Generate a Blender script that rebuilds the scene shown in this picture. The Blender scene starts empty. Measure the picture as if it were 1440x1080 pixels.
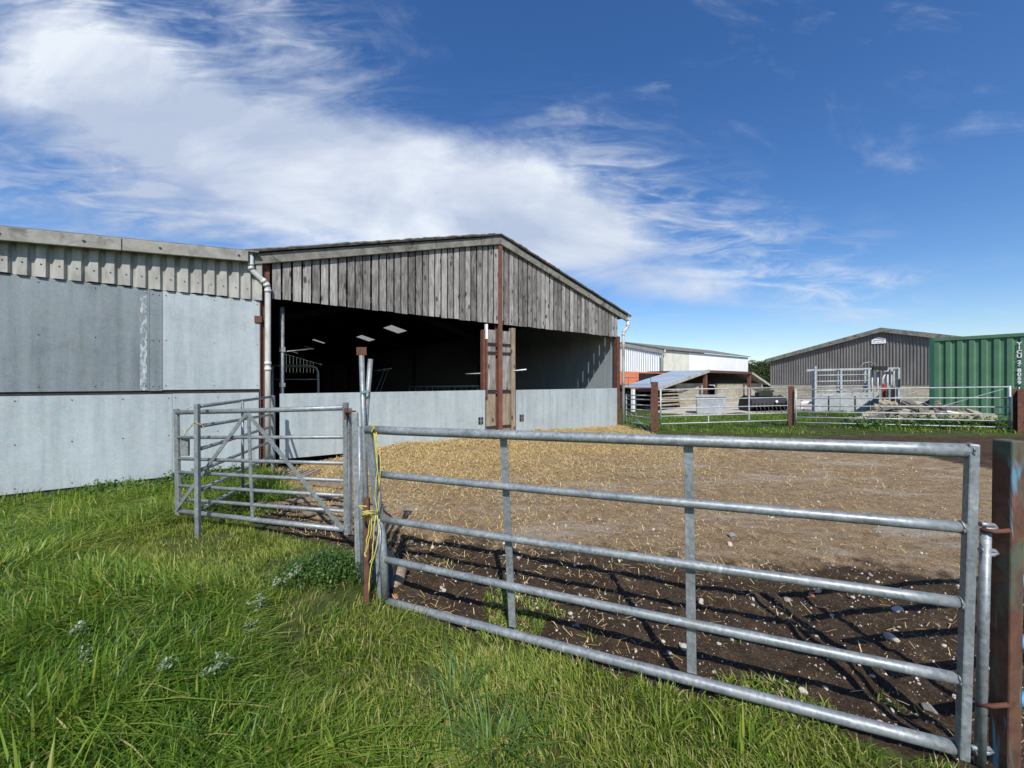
import bpy, math, random
import numpy as np
from mathutils import Vector, Matrix

R = random.Random(7)
rng = np.random.default_rng(5)
F, H = 541.0, 1.6                       # focal length in photo pixels, eye height
sc = bpy.context.scene
C = sc.collection


def P(px, py, d):                        # a photo pixel at depth d (metres) -> a point in the world
    return Vector(((px - 720) / F * d, d, H - (py - 537) / F * d))


# ------------------------------------------------------------------ numpy noise
def vnoise(x, y, seed=0):
    xi = np.floor(x).astype(np.int64); yi = np.floor(y).astype(np.int64)
    xf = x - xi; yf = y - yi
    u = xf * xf * (3 - 2 * xf); v = yf * yf * (3 - 2 * yf)

    def h(a, b):
        n = (a * 374761393 + b * 668265263 + seed * 982451653) & 0xffffffff
        n = ((n ^ (n >> 13)) * 1274126177) & 0xffffffff
        return ((n ^ (n >> 16)) & 0xffff) / 65535.0
    return (h(xi, yi) * (1 - u) + h(xi + 1, yi) * u) * (1 - v) + (h(xi, yi + 1) * (1 - u) + h(xi + 1, yi + 1) * u) * v


def fbm(x, y, oct=4, seed=0):
    s = 0; a = .5; t = 0
    for i in range(oct):
        s = s + a * vnoise(x, y, seed + i * 17); t += a; a *= .5; x = x * 2.03 + 13.7; y = y * 2.03 + 7.1
    return s / t


def sstep(a, b, x):
    t = np.clip((x - a) / (b - a), 0, 1)
    return t * t * (3 - 2 * t)


def inpoly(x, y, poly):
    r = np.zeros(np.shape(x), bool)
    n = len(poly)
    for i in range(n):
        x0, y0 = poly[i]; x1, y1 = poly[(i + 1) % n]
        if y0 == y1: continue
        c = ((y0 > y) != (y1 > y)) & (x < (x1 - x0) * (y - y0) / (y1 - y0) + x0)
        r ^= c
    return r


def segdist(x, y, pts):
    d = np.full(np.shape(x), 1e9)
    for (x0, y0), (x1, y1) in zip(pts[:-1], pts[1:]):
        dx, dy = x1 - x0, y1 - y0
        t = np.clip(((x - x0) * dx + (y - y0) * dy) / (dx * dx + dy * dy), 0, 1)
        d = np.minimum(d, np.hypot(x - x0 - t * dx, y - y0 - t * dy))
    return d


# ------------------------------------------------------------------ frames
E1 = Vector((.799, .601, 0)); E2 = Vector((-.601, .799, 0))   # along the barn front, into the barn
BC = Vector((-4.72, 7.33, 0))                                 # barn's left front corner
RZ = math.atan2(.601, .799)


def bl(u, v, z=0):
    return BC + E1 * u + E2 * v + Vector((0, 0, z))


# ------------------------------------------------------------------ mesh builder
class MB:
    def __init__(s): s.v = []; s.f = []; s.sm = []

    def add(s, vs, fs, smooth=False):
        b = len(s.v); s.v += [tuple(p) for p in vs]
        for f in fs: s.f.append(tuple(b + i for i in f)); s.sm.append(smooth)
        return s

    def hexa(s, p):                      # 8 points: bottom 0-3, top 4-7
        return s.add(p, [(3, 2, 1, 0), (4, 5, 6, 7), (0, 1, 5, 4), (1, 2, 6, 5), (2, 3, 7, 6), (3, 0, 4, 7)])

    def box(s, x0, x1, y0, y1, z0, z1):
        return s.hexa([(x0, y0, z0), (x1, y0, z0), (x1, y1, z0), (x0, y1, z0), (x0, y0, z1), (x1, y0, z1), (x1, y1, z1), (x0, y1, z1)])

    def beam(s, a, b, w, h, side=None):  # rectangular bar; w along side, h across
        a = Vector(a); b = Vector(b); t = (b - a).normalized()
        side = Vector(side) if side is not None else (t.cross(Vector((0, 0, 1))) if abs(t.z) < .95 else Vector((1, 0, 0)))
        side = (side - t * side.dot(t)).normalized(); up = t.cross(side).normalized()
        side = side * (w / 2); up = up * (h / 2)
        return s.hexa([a - side - up, a + side - up, a + side + up, a - side + up, b - side - up, b + side - up, b + side + up, b - side + up])

    def shift(s, dx):
        s.v = [(p[0] + dx, p[1], p[2]) for p in s.v]; return s

    def tube(s, pts, r, n=10, cap=True):
        pts = [Vector(p) for p in pts]; m = len(pts)
        rs = r if isinstance(r, (list, tuple)) else [r] * m
        vs = []; fs = []; side = None
        for i, p in enumerate(pts):
            t = (pts[min(i + 1, m - 1)] - pts[max(i - 1, 0)]).normalized()
            if side is None: side = t.cross(Vector((0, 0, 1)) if abs(t.z) < .9 else Vector((1, 0, 0))).normalized()
            side = (side - t * side.dot(t)).normalized(); up = t.cross(side)
            for k in range(n):
                a = 2 * math.pi * k / n
                vs.append(p + (side * math.cos(a) + up * math.sin(a)) * rs[i])
        for i in range(m - 1):
            for k in range(n):
                k2 = (k + 1) % n
                fs.append((i * n + k, i * n + k2, (i + 1) * n + k2, (i + 1) * n + k))
        s.add(vs, fs, True)
        if cap:
            b = len(s.v) - len(vs)
            s.f.append(tuple(b + k for k in reversed(range(n)))); s.sm.append(False)
            s.f.append(tuple(b + (m - 1) * n + k for k in range(n))); s.sm.append(False)
        return s

    def prism(s, outline, axis, length):  # closed outline of 3-D points swept along a vector
        o = [Vector(p) for p in outline]; a = Vector(axis) * length; n = len(o)
        return s.add(o + [p + a for p in o], [tuple(reversed(range(n))), tuple(range(n, 2 * n))] +
                     [(i, (i + 1) % n, n + (i + 1) % n, n + i) for i in range(n)])

    def build(s, name, mat, parent=None, loc=None, bevel=0):
        me = bpy.data.meshes.new(name)
        if parent is not None: inv = WM[parent.name].inverted()
        else: inv = Matrix.Translation(-Vector(loc if loc is not None else (0, 0, 0)))
        me.from_pydata([tuple(inv @ Vector(p)) for p in s.v], [], s.f)
        me.polygons.foreach_set('use_smooth', s.sm)
        me.materials.append(mat); me.update()
        o = bpy.data.objects.new(name, me); C.objects.link(o)
        if parent is not None:
            o.parent = parent; WM[o.name] = WM[parent.name]
        else:
            o.location = loc if loc is not None else (0, 0, 0)
            WM[o.name] = Matrix.Translation(o.location)
        if bevel:
            m = o.modifiers.new('Bevel', 'BEVEL'); m.width = bevel; m.segments = 2; m.limit_method = 'ANGLE'; m.angle_limit = math.radians(50)
        return o


WM = {}


class LB(MB):                             # a builder whose numbers are in a rotated local frame
    def __init__(s, M): super().__init__(); s.M = M

    def build(s, *a, **k):
        s.v = [tuple(s.M @ Vector(p)) for p in s.v]
        return super().build(*a, **k)


def tag(o, label, cat, group=None):
    o['label'] = label; o['category'] = cat
    if group: o['group'] = group
    return o


def thing(name, label, cat, loc, rz=0, group=None):
    o = bpy.data.objects.new(name, None); C.objects.link(o)
    o.empty_display_size = .2
    o.location = loc; o.rotation_euler = (0, 0, rz)
    WM[o.name] = Matrix.Translation(Vector(loc)) @ Matrix.Rotation(rz, 4, 'Z')
    return tag(o, label, cat, group)


def kind(o, k): o['kind'] = k; return o


# ------------------------------------------------------------------ materials
class NT:
    def __init__(s, name):
        s.m = bpy.data.materials.new(name); s.m.use_nodes = True
        s.t = s.m.node_tree; s.n = s.t.nodes; s.b = s.n['Principled BSDF']
        s.out = s.n['Material Output']

    def node(s, typ, **kw):
        n = s.n.new(typ)
        for k, v in kw.items():
            if k in n.inputs: n.inputs[k].default_value = v
            else: setattr(n, k, v)
        return n

    def link(s, a, b): s.t.links.new(a, b)

    def coord(s, scale=(1, 1, 1), world=False):
        if world: src = s.node('ShaderNodeNewGeometry').outputs['Position']
        else: src = s.node('ShaderNodeTexCoord').outputs['Object']
        mp = s.node('ShaderNodeMapping'); mp.inputs['Scale'].default_value = scale
        s.link(src, mp.inputs['Vector']); return mp.outputs['Vector']

    def noise(s, vec, scale, detail=4, rough=.55, dist=0):
        n = s.node('ShaderNodeTexNoise', Scale=scale, Detail=detail, Roughness=rough, Distortion=dist)
        s.link(vec, n.inputs['Vector']); return n.outputs['Fac']

    def ramp(s, fac, stops):
        r = s.node('ShaderNodeValToRGB'); el = r.color_ramp.elements
        while len(el) < len(stops): el.new(.5)
        for e, (p, c) in zip(el, stops):
            e.position = p; e.color = (c, c, c, 1) if isinstance(c, (int, float)) else (*c, 1)
        s.link(fac, r.inputs['Fac']); return r.outputs['Color']

    def mix(s, fac, a, b, typ='MIX'):
        m = s.node('ShaderNodeMix', data_type='RGBA', blend_type=typ)
        for v, i in ((fac, 0), (a, 6), (b, 7)):
            if hasattr(v, 'is_linked'): s.link(v, m.inputs[i])
            else: m.inputs[i].default_value = v if i == 0 else (*v, 1)
        return m.outputs[2]

    def math(s, op, a, b=0, clamp=False):
        m = s.node('ShaderNodeMath', operation=op, use_clamp=clamp)
        for v, i in ((a, 0), (b, 1)):
            if hasattr(v, 'is_linked'): s.link(v, m.inputs[i])
            else: m.inputs[i].default_value = v
        return m.outputs[0]

    def bump(s, h, strength=.3, dist=.01):
        b = s.node('ShaderNodeBump', Strength=strength, Distance=dist)
        s.link(h, b.inputs['Height']); s.link(b.outputs[0], s.b.inputs['Normal'])

    def done(s, col=None, rough=.7, metal=0, spec=.4):
        if col is not None:
            if hasattr(col, 'is_linked'): s.link(col, s.b.inputs['Base Color'])
            else: s.b.inputs['Base Color'].default_value = (*col, 1)
        if hasattr(rough, 'is_linked'): s.link(rough, s.b.inputs['Roughness'])
        else: s.b.inputs['Roughness'].default_value = rough
        s.b.inputs['Metallic'].default_value = metal
        s.b.inputs['Specular IOR Level'].default_value = spec
        return s.m


def mottled(name, c1, c2, scale=6, rough=.7, metal=0, bump=.15, stretch=(1, 1, 1), c3=None, spec=.4, world=False, lo=.3, hi=.7):
    t = NT(name); v = t.coord(stretch, world)
    n = t.noise(v, scale, 6, .6, .3)
    col = t.ramp(n, [(lo, c1), (hi, c2)])
    if c3:
        n2 = t.noise(v, scale * .45, 5, .65, 1.2)
        col = t.mix(t.ramp(n2, [(.54, 0), (.66, 1)]), col, c3)
    if bump: t.bump(n, bump, .006)
    return t.done(col, rough, metal, spec)


def island(t):
    return t.node('ShaderNodeNewGeometry').outputs['Random Per Island']


def galv(name, base=(.265, .29, .30), dark=(.15, .172, .182), scale=22, metal=.35, rust=False):
    t = NT(name); v = t.coord()
    vo = t.node('ShaderNodeTexVoronoi', Scale=scale * 3); t.link(v, vo.inputs['Vector'])
    n = t.noise(v, scale * .35, 5, .6, .4)
    f = t.mix(.35, n, vo.outputs['Color'])
    col = t.ramp(f, [(.28, dark), (.6, base), (.8, tuple(min(1, x * 1.35) for x in base))])
    n2 = t.noise(t.coord((1, 1, .3)), 9, 6, .7, .8)
    col = t.mix(t.ramp(n2, [(.60, 0), (.70, .7)]), col, (.46, .48, .48))
    nd = t.noise(v, 5, 6, .7, .5)
    col = t.mix(t.ramp(nd, [(.56, 0), (.72, .55)]), col, (.20, .195, .17))
    if rust:
        n3 = t.noise(v, 6, 6, .7, 1); col = t.mix(t.ramp(n3, [(.58, 0), (.66, .8)]), col, (.16, .06, .03))
    t.bump(nd, .12, .004)
    return t.done(col, t.ramp(n, [(.3, .38), (.7, .6)]), metal, .4)


def sheet(name, base, dark):             # weathered flat galvanised sheet: vertical runs, blotches, pale scratches
    t = NT(name)
    runs = t.noise(t.coord((3.5, 3.5, .25)), 2.2, 6, .6, .2)
    blot = t.noise(t.coord((1, 1, 1)), 9, 7, .7, .5)
    big = t.noise(t.coord(), .9, 4, .55, .6)
    f = t.math('ADD', t.math('MULTIPLY', runs, .45), t.math('ADD', t.math('MULTIPLY', blot, .25), t.math('MULTIPLY', big, .3)))
    col = t.ramp(f, [(.36, dark), (.52, base), (.68, tuple(min(1, c * 1.22) for c in base))])
    sp = t.node('ShaderNodeTexVoronoi', Scale=70); t.link(t.coord(), sp.inputs['Vector'])
    col = t.mix(.16, col, sp.outputs['Color'], 'SOFT_LIGHT')
    scr = t.noise(t.coord((.6, .6, 14)), 2.4, 5, .75, 1.4)
    col = t.mix(t.ramp(scr, [(.66, 0), (.73, .35)]), col, (.62, .66, .68))
    drip = t.noise(t.coord((9, 9, .5)), 1.6, 4, .6, .1)
    col = t.mix(t.ramp(drip, [(.60, 0), (.74, .35)]), col, tuple(c * .62 for c in dark))
    t.bump(big, .1, .03)
    return t.done(col, .62, .1, .3)


def timber(name, c1, c2, c3):
    t = NT(name); v = t.coord((1, 1, 1))
    isl = island(t)
    off = t.node('ShaderNodeCombineXYZ'); t.link(t.math('MULTIPLY', isl, 37.), off.inputs[2])
    add = t.node('ShaderNodeVectorMath', operation='ADD'); t.link(t.coord(), add.inputs[0]); t.link(off.outputs[0], add.inputs[1])
    mp = t.node('ShaderNodeMapping'); mp.inputs['Scale'].default_value = (16, 16, .9); t.link(add.outputs[0], mp.inputs[0])
    g = t.noise(mp.outputs[0], 3.0, 7, .65, .9)
    mp2 = t.node('ShaderNodeMapping'); mp2.inputs['Scale'].default_value = (3, 3, 1.1); t.link(add.outputs[0], mp2.inputs[0])
    b = t.noise(mp2.outputs[0], 1.7, 5, .6, .7)
    f = t.math('ADD', t.math('MULTIPLY', g, .55), t.math('ADD', t.math('MULTIPLY', b, .3), t.math('MULTIPLY', isl, .15)))
    col = t.ramp(f, [(.36, c1), (.50, c2), (.68, c3)])
    mp3 = t.node('ShaderNodeMapping'); mp3.inputs['Scale'].default_value = (6, 6, 2.6); t.link(add.outputs[0], mp3.inputs[0])
    kn = t.node('ShaderNodeTexVoronoi', Scale=1.0); t.link(mp3.outputs[0], kn.inputs['Vector'])
    col = t.mix(t.ramp(kn.outputs['Distance'], [(.13, .92), (.23, 0)]), col, (.05, .042, .035))
    t.bump(g, .5, .012)
    return t.done(col, .85, 0, .2)


M = {}
M['galv'] = galv('galvanised_tube')
M['galv_far'] = galv('galvanised_far', (.44, .47, .475), (.27, .295, .30), 8, .15)
M['galv_rust'] = galv('galvanised_rusty', (.28, .295, .295), (.15, .165, .17), 18, .3, True)
M['sheet_pale'] = sheet('sheet_pale', (.36, .41, .425), (.27, .315, .33))
M['sheet_dark'] = sheet('sheet_dull', (.185, .22, .232), (.125, .15, .162))
M['sheet_mid'] = sheet('sheet_mid', (.30, .345, .36), (.22, .26, .275))
M['timber'] = timber('weathered_timber', (.055, .052, .048), (.20, .192, .182), (.46, .445, .425))
M['timber_warm'] = timber('weathered_timber_warm', (.10, .075, .05), (.24, .19, .14), (.40, .34, .26))
M['rust'] = mottled('rusty_steel', (.065, .028, .019), (.165, .068, .040), 9, .8, .1, .3, c3=(.06, .047, .042))
M['redox'] = mottled('red_oxide_paint', (.10, .040, .027), (.185, .072, .05), 4, .7, 0, .15, c3=(.10, .06, .045))
M['cement'] = mottled('fibre_cement', (.115, .112, .098), (.245, .24, .215), 5, .9, 0, .3, c3=(.075, .072, .06), spec=.2)
M['cement_pale'] = mottled('fibre_cement_ribs', (.26, .258, .235), (.44, .435, .40), 6, .9, 0, .3, c3=(.24, .235, .20), spec=.2, stretch=(1, 1, .35))
M['cement_mid'] = mottled('fibre_cement_verge', (.20, .198, .175), (.36, .35, .315), 4, .9, 0, .3, c3=(.15, .145, .125), spec=.2)
M['roof'] = mottled('fibre_cement_roof', (.045, .045, .042), (.08, .078, .07), 3, .95, 0, .2, spec=.1)
M['white_pipe'] = mottled('white_plastic', (.36, .36, .335), (.60, .60, .57), 6, .45, 0, 0, c3=(.24, .23, .19), stretch=(1, 1, .3))
M['dark'] = mottled('dark_steel_and_shade', (.018, .018, .018), (.045, .043, .04), 8, .6, .2, .1)  # also colours the sheet standing for shade behind the lean-to wall
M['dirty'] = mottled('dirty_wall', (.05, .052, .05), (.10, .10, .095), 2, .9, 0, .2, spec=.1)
M['white_clad'] = mottled('white_cladding', (.72, .73, .72), (.84, .84, .83), 1.2, .6, 0, 0, stretch=(1, 1, .4))
M['cream'] = mottled('cream_panel', (.50, .50, .42), (.66, .66, .58), 1.2, .7, 0, 0)
M['brown_clad'] = mottled('brown_grey_cladding', (.115, .11, .105), (.19, .18, .17), 1.5, .6, 0, .05, stretch=(1, 1, .3))
M['orange'] = mottled('rust_orange_roof', (.42, .12, .045), (.56, .17, .07), 2, .75, 0, 0)
M['grey_roof'] = mottled('grey_roof_sheet', (.24, .29, .345), (.38, .44, .50), 1.6, .6, .1, 0, stretch=(1, .3, 1))
M['green'] = mottled('green_container_paint', (.062, .15, .082), (.09, .20, .115), 2.5, .55, 0, .05, c3=(.085, .175, .11))
M['green_dark'] = mottled('green_corner_paint', (.02, .09, .06), (.03, .12, .075), 3, .5, 0, .05)
M['ink'] = mottled('dark_lettering', (.04, .04, .045), (.06, .06, .065), 20, .6, 0, 0)
M['white_paint'] = mottled('white_paint', (.74, .75, .74), (.82, .82, .81), 6, .5, 0, 0)
M['black'] = mottled('black_paint_and_shade', (.012, .012, .013), (.03, .03, .03), 6, .5, 0, .1)  # also colours the panels standing for shade inside two sheds
M['redpad'] = mottled('red_paint', (.35, .035, .03), (.45, .06, .05), 6, .5, 0, 0)
M['rope'] = mottled('yellow_twine', (.36, .32, .06), (.64, .58, .18), 30, .7, 0, .4)
M['teal_rope'] = mottled('teal_twine', (.10, .40, .36), (.20, .52, .48), 60, .7, 0, .3)
M['soilmat'] = mottled('pale_stone', (.30, .26, .21), (.62, .57, .50), 25, .9, 0, .4, spec=.2)
M['stone_grey'] = mottled('grey_stone', (.16, .15, .14), (.30, .28, .26), 22, .9, 0, .4, spec=.2)
M['brick'] = mottled('brick_stone', (.34, .14, .07), (.48, .23, .13), 30, .9, 0, .3, spec=.2)
M['blockstone'] = mottled('rubble_buff', (.20, .17, .12), (.40, .355, .26), 5, .9, 0, .4, c3=(.12, .11, .095), spec=.2)
M['rubble_dark'] = mottled('rubble_grey', (.08, .075, .065), (.19, .175, .15), 5, .9, 0, .4, spec=.2)


def blue_rust():
    t = NT('rust_with_blue_paint'); v = t.coord()
    n = t.noise(v, 14, 6, .65, .5)
    col = t.ramp(n, [(.3, (.055, .030, .022)), (.7, (.145, .068, .042))])
    n2 = t.noise(t.coord((1, 1, .28)), 9, 4, .6, .6)
    col = t.mix(t.ramp(n2, [(.49, 0), (.58, .8)]), col, (.07, .105, .075))
    n3 = t.noise(t.coord((1.3, 1.3, .22)), 8, 3, .6, 1.1)
    col = t.mix(t.ramp(n3, [(.55, 0), (.61, .85)]), col, (.10, .26, .36))
    t.bump(n, .35, .005)
    return t.done(col, .78, 0, .3)


M['blue_rust'] = blue_rust()
M['blue'] = mottled('blue_paint', (.05, .22, .42), (.10, .34, .56), 12, .5, 0, .1, c3=(.18, .08, .05))


def blockwork(name, c1, c2, mortar, bw=.44, bh=.22):
    t = NT(name)
    tc = t.node('ShaderNodeTexCoord'); sep = t.node('ShaderNodeSeparateXYZ'); t.link(tc.outputs['Object'], sep.inputs[0])
    cmb = t.node('ShaderNodeCombineXYZ'); t.link(t.math('ADD', sep.outputs[0], sep.outputs[1]), cmb.inputs[0]); t.link(sep.outputs[2], cmb.inputs[1])
    br = t.node('ShaderNodeTexBrick', Scale=1.0); br.inputs['Brick Width'].default_value = bw; br.inputs['Row Height'].default_value = bh
    br.inputs['Mortar Size'].default_value = .012
    br.inputs['Color1'].default_value = (*c1, 1); br.inputs['Color2'].default_value = (*c2, 1); br.inputs['Mortar'].default_value = (*mortar, 1)
    t.link(cmb.outputs[0], br.inputs['Vector'])
    n = t.noise(t.coord(), 1.3, 6, .65, .6)
    col = t.mix(t.ramp(n, [(.5, 0), (.75, .6)]), br.outputs['Color'], (.16, .15, .12))
    return t.done(col, .9, 0, .2)


M['block'] = blockwork('concrete_blockwork', (.40, .37, .29), (.30, .275, .21), (.22, .205, .16))


def translucent():
    t = NT('translucent_rooflight')
    t.n.remove(t.b)
    d = t.node('ShaderNodeBsdfDiffuse'); d.inputs[0].default_value = (.30, .28, .24, 1)
    tr = t.node('ShaderNodeBsdfTranslucent'); tr.inputs[0].default_value = (.42, .40, .36, 1)
    m = t.node('ShaderNodeMixShader', Fac=.6); t.link(d.outputs[0], m.inputs[1]); t.link(tr.outputs[0], m.inputs[2])
    t.link(m.outputs[0], t.out.inputs[0])
    return t.m


M['rooflight'] = translucent()


def leafmat(name, stops, trans=.35, rough=.45):
    t = NT(name)
    a = t.node('ShaderNodeAttribute', attribute_name='tint')
    col = t.ramp(a.outputs['Fac'], stops)
    t.done(col, rough, 0, .35)
    tr = t.node('ShaderNodeBsdfTranslucent')
    t.link(t.mix(1., col, (1.25, 1.3, .7), 'MULTIPLY'), tr.inputs[0])
    m = t.node('ShaderNodeMixShader', Fac=trans); t.link(t.b.outputs[0], m.inputs[1]); t.link(tr.outputs[0], m.inputs[2])
    t.link(m.outputs[0], t.out.inputs[0])
    return t.m


GRASS = [(0, (.028, .075, .010)), (.3, (.078, .164, .017)), (.62, (.156, .262, .030)), (.9, (.29, .335, .06)), (1, (.48, .41, .19))]
M['grass'] = leafmat('grass_blades', GRASS, .35)
M['straw'] = leafmat('straw_stalks', [(0, (.25, .165, .065)), (.5, (.58, .42, .18)), (1, (.80, .65, .36))], .1, .6)
M['leaf'] = leafmat('weed_leaves', [(0, (.03, .075, .018)), (.6, (.075, .15, .03)), (1, (.14, .21, .055))], .25)
M['silver'] = leafmat('silvery_leaves', [(0, (.10, .16, .08)), (1, (.30, .36, .25))], .2)
M['tuft'] = leafmat('broad_grass', [(0, (.04, .09, .025)), (.6, (.10, .185, .045)), (1, (.19, .26, .07))], .3)
M['wood_far'] = leafmat('hedge_leaves', [(0, (.018, .035, .010)), (.6, (.045, .07, .018)), (1, (.085, .11, .03))], .2)


# ------------------------------------------------------------------ ground
GATE_L = (-.97, 2.78); GATE_R = (1.93, 1.55)
YARD = [(-1.03, 2.86), (GATE_L[0], GATE_L[1]), (GATE_R[0], GATE_R[1]), (3.4, 1.0), (8, -.5), (30, -.5), (30, 8.5), (14.6, 9.6), (10, 10.9), (4.6, 11.3), (3.9, 13.6),
        (-27.8, 55.3), (-36, 48.9), (-4.75, 7.3), (-4.3, 6.9), (-3.0, 5.4), (-2.9, 4.35), (-1.55, 3.72)]
SLAB_EDGE = [(-2.5, 4.6), (-1.39, 4.05), (0.6, 3.75), (3.76, 3.2), (30, .9)]
BARN = [tuple(bl(-.05, .02).xy), tuple(bl(10.7, .02).xy), tuple(bl(10.7, 52).xy), tuple(bl(-.05, 52).xy)]
SLAB = [(-2.75, 4.75), (-1.39, 4.05), (0.6, 3.75), (3.76, 3.2), (8.7, 2.3), (8.75, 7.9), (9.6, 10.2), (4.2, 11.2), (3.9, 13.6), (3.75, 13.75), (-4.7, 7.33), (-4.2, 6.75)]


def base_h(x, y):
    return -.16 * sstep(2.6, 5.6, -x) * sstep(2.2, 4.6, y) * (1 - sstep(30, 60, y)) + .2 * sstep(8, 14, x) * sstep(6, 11, y) - .5 * sstep(60, 200, np.hypot(x, y))


def front_uv(x, y):
    dx, dy = x - BC.x, y - BC.y
    return dx * E1.x + dy * E1.y, dx * E2.x + dy * E2.y


def weights(x, y):
    wob = (fbm(x * 1.7, y * 1.7, 4, 3) - .5)
    wx = x + wob * .55; wy = y + (fbm(x * 1.7 + 40, y * 1.7, 4, 9) - .5) * .55
    yard = inpoly(x + wob * .16, y + wob * .2, YARD)
    slab = inpoly(wx, wy, SLAB) & yard
    u, v = front_uv(x, y)
    front = (u > -.1) & (u < 12.5)
    dens = np.exp(-np.maximum(-v, 0) / 1.9) * 1.0 + .36 * np.exp(-(((u - 2.5) / 3.6) ** 2 + ((v + 2.2) / 1.9) ** 2)) + .30 * np.exp(-(((u - 6.5) / 3.5) ** 2 + ((v + 3) / 1.8) ** 2))
    dens = dens * (front & (v < .1)) * (.25 + 1.5 * fbm(x * 1.1, y * 1.1, 5, 21)) * yard
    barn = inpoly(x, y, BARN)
    return yard, slab, np.clip(dens, 0, 1.2), barn


def height(x, y, fine=True):
    h = base_h(x, y)
    yard, slab, st, barn = weights(x, y)
    soil = yard & ~slab
    n = fbm(x * 3.1, y * 3.1, 5, 31) - .5
    h = h + np.where(soil, n * .10 - .02, np.where(slab, n * .018 + (fbm(x * 14, y * 14, 3, 79) - .5) * .022, n * .06))
    h = h + np.where(soil, np.maximum(0, fbm(x * 9, y * 9, 3, 77) - .5) * .09 + np.maximum(0, fbm(x * 26, y * 26, 2, 78) - .52) * .05, 0)
    u, v = front_uv(x, y)
    mound = .16 * np.exp(-((v + .25) / .55) ** 2) * sstep(.6, 3, u) * (1 - sstep(6.2, 10.8, u) * .8) * (.6 + .8 * fbm(x * 1.5, y * 1.5, 3, 5))
    h = h + mound * (~barn)
    return h


def axis(lo, hi, step, far):
    mid = list(np.arange(lo, hi + step / 2, step))
    a = []; s = step; p = lo
    while p > -far: s *= 1.28; p -= s; a.append(p)
    b = []; s = step; p = mid[-1]
    while p < far: s *= 1.28; p += s; b.append(p)
    return np.array(a[::-1] + mid + b)


def make_ground():
    # nearest ground finely meshed, the rest coarser, out to the horizon
    xs = axis(-7.6, 17.0, .09, 1500); ys = axis(1.0, 15.0, .09, 1500)
    xs = np.concatenate([xs[xs < -1.9], np.arange(-1.88, 5.0, .032), xs[xs > 5.0]]); ys = np.concatenate([ys[ys < 1.4], np.arange(1.42, 4.8, .032), ys[ys > 4.8]])
    X, Y = np.meshgrid(xs, ys)
    Z = height(X, Y)
    nx, ny = len(xs), len(ys)
    yard, slab, st, barn = weights(X, Y)
    grass = (~yard).astype(float)
    slabf = np.mean([weights(X + .3 * r * math.cos(a), Y + .3 * r * math.sin(a))[1] for r in (.4, 1.) for a in np.arange(6) * 1.047], 0)
    track = inpoly(X, Y, [(7.5, 19.2), (13, 17.4), (17, 19.5), (40, 26), (44, 40), (10, 40)]) & ~yard
    def split(mask_faces, name):
        idx = (np.arange(ny - 1)[:, None] * nx + np.arange(nx - 1)[None, :])[mask_faces]
        quads = np.stack([idx, idx + 1, idx + 1 + nx, idx + nx], 1)
        used, invr = np.unique(quads.ravel(), return_inverse=True)
        me = bpy.data.meshes.new(name)
        co = np.stack([X.ravel()[used], Y.ravel()[used], Z.ravel()[used]], 1)
        fast_mesh(me, co, invr.reshape(-1, 4))
        ca = me.color_attributes.new('w', 'FLOAT_COLOR', 'POINT')
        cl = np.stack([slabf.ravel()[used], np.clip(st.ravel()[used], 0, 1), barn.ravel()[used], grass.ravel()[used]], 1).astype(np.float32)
        ca.data.foreach_set('color', cl.ravel())
        me.polygons.foreach_set('use_smooth', np.ones(len(quads), bool))
        o = bpy.data.objects.new(name, me); C.objects.link(o); kind(o, 'structure')
        return o
    xc = (X[:-1, :-1] + X[1:, 1:]) / 2; yc = (Y[:-1, :-1] + Y[1:, 1:]) / 2
    fy = inpoly(xc, yc, YARD); ft = inpoly(xc, yc, [(7.5, 19.2), (13, 17.4), (17, 19.5), (40, 26), (44, 40), (10, 40)]) & ~fy
    split(~fy & ~ft, 'ground').data.materials.append(M['turf'])
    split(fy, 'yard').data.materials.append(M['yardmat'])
    split(ft, 'track').data.materials.append(M['trackmat'])


def fast_mesh(me, co, faces):
    n = len(co); k = faces.shape[1]; m = len(faces)
    me.vertices.add(n); me.vertices.foreach_set('co', np.ascontiguousarray(co, np.float32).ravel())
    me.loops.add(m * k); me.loops.foreach_set('vertex_index', np.ascontiguousarray(faces, np.int32).ravel())
    me.polygons.add(m); me.polygons.foreach_set('loop_start', np.arange(0, m * k, k, dtype=np.int32))
    me.update(calc_edges=True)


def turf():
    t = NT('turf_soil'); v = t.coord(world=True)
    n = t.noise(v, 3, 6, .65, .4)
    col = t.ramp(n, [(.3, (.022, .032, .010)), (.55, (.055, .062, .02)), (.75, (.15, .13, .06))])
    far = t.noise(v, .12, 5, .6)
    col = t.mix(t.ramp(far, [(.4, 0), (.6, .5)]), col, (.07, .095, .025))
    t.bump(n, .5, .05)
    return t.done(col, .95, 0, .1)


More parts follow.
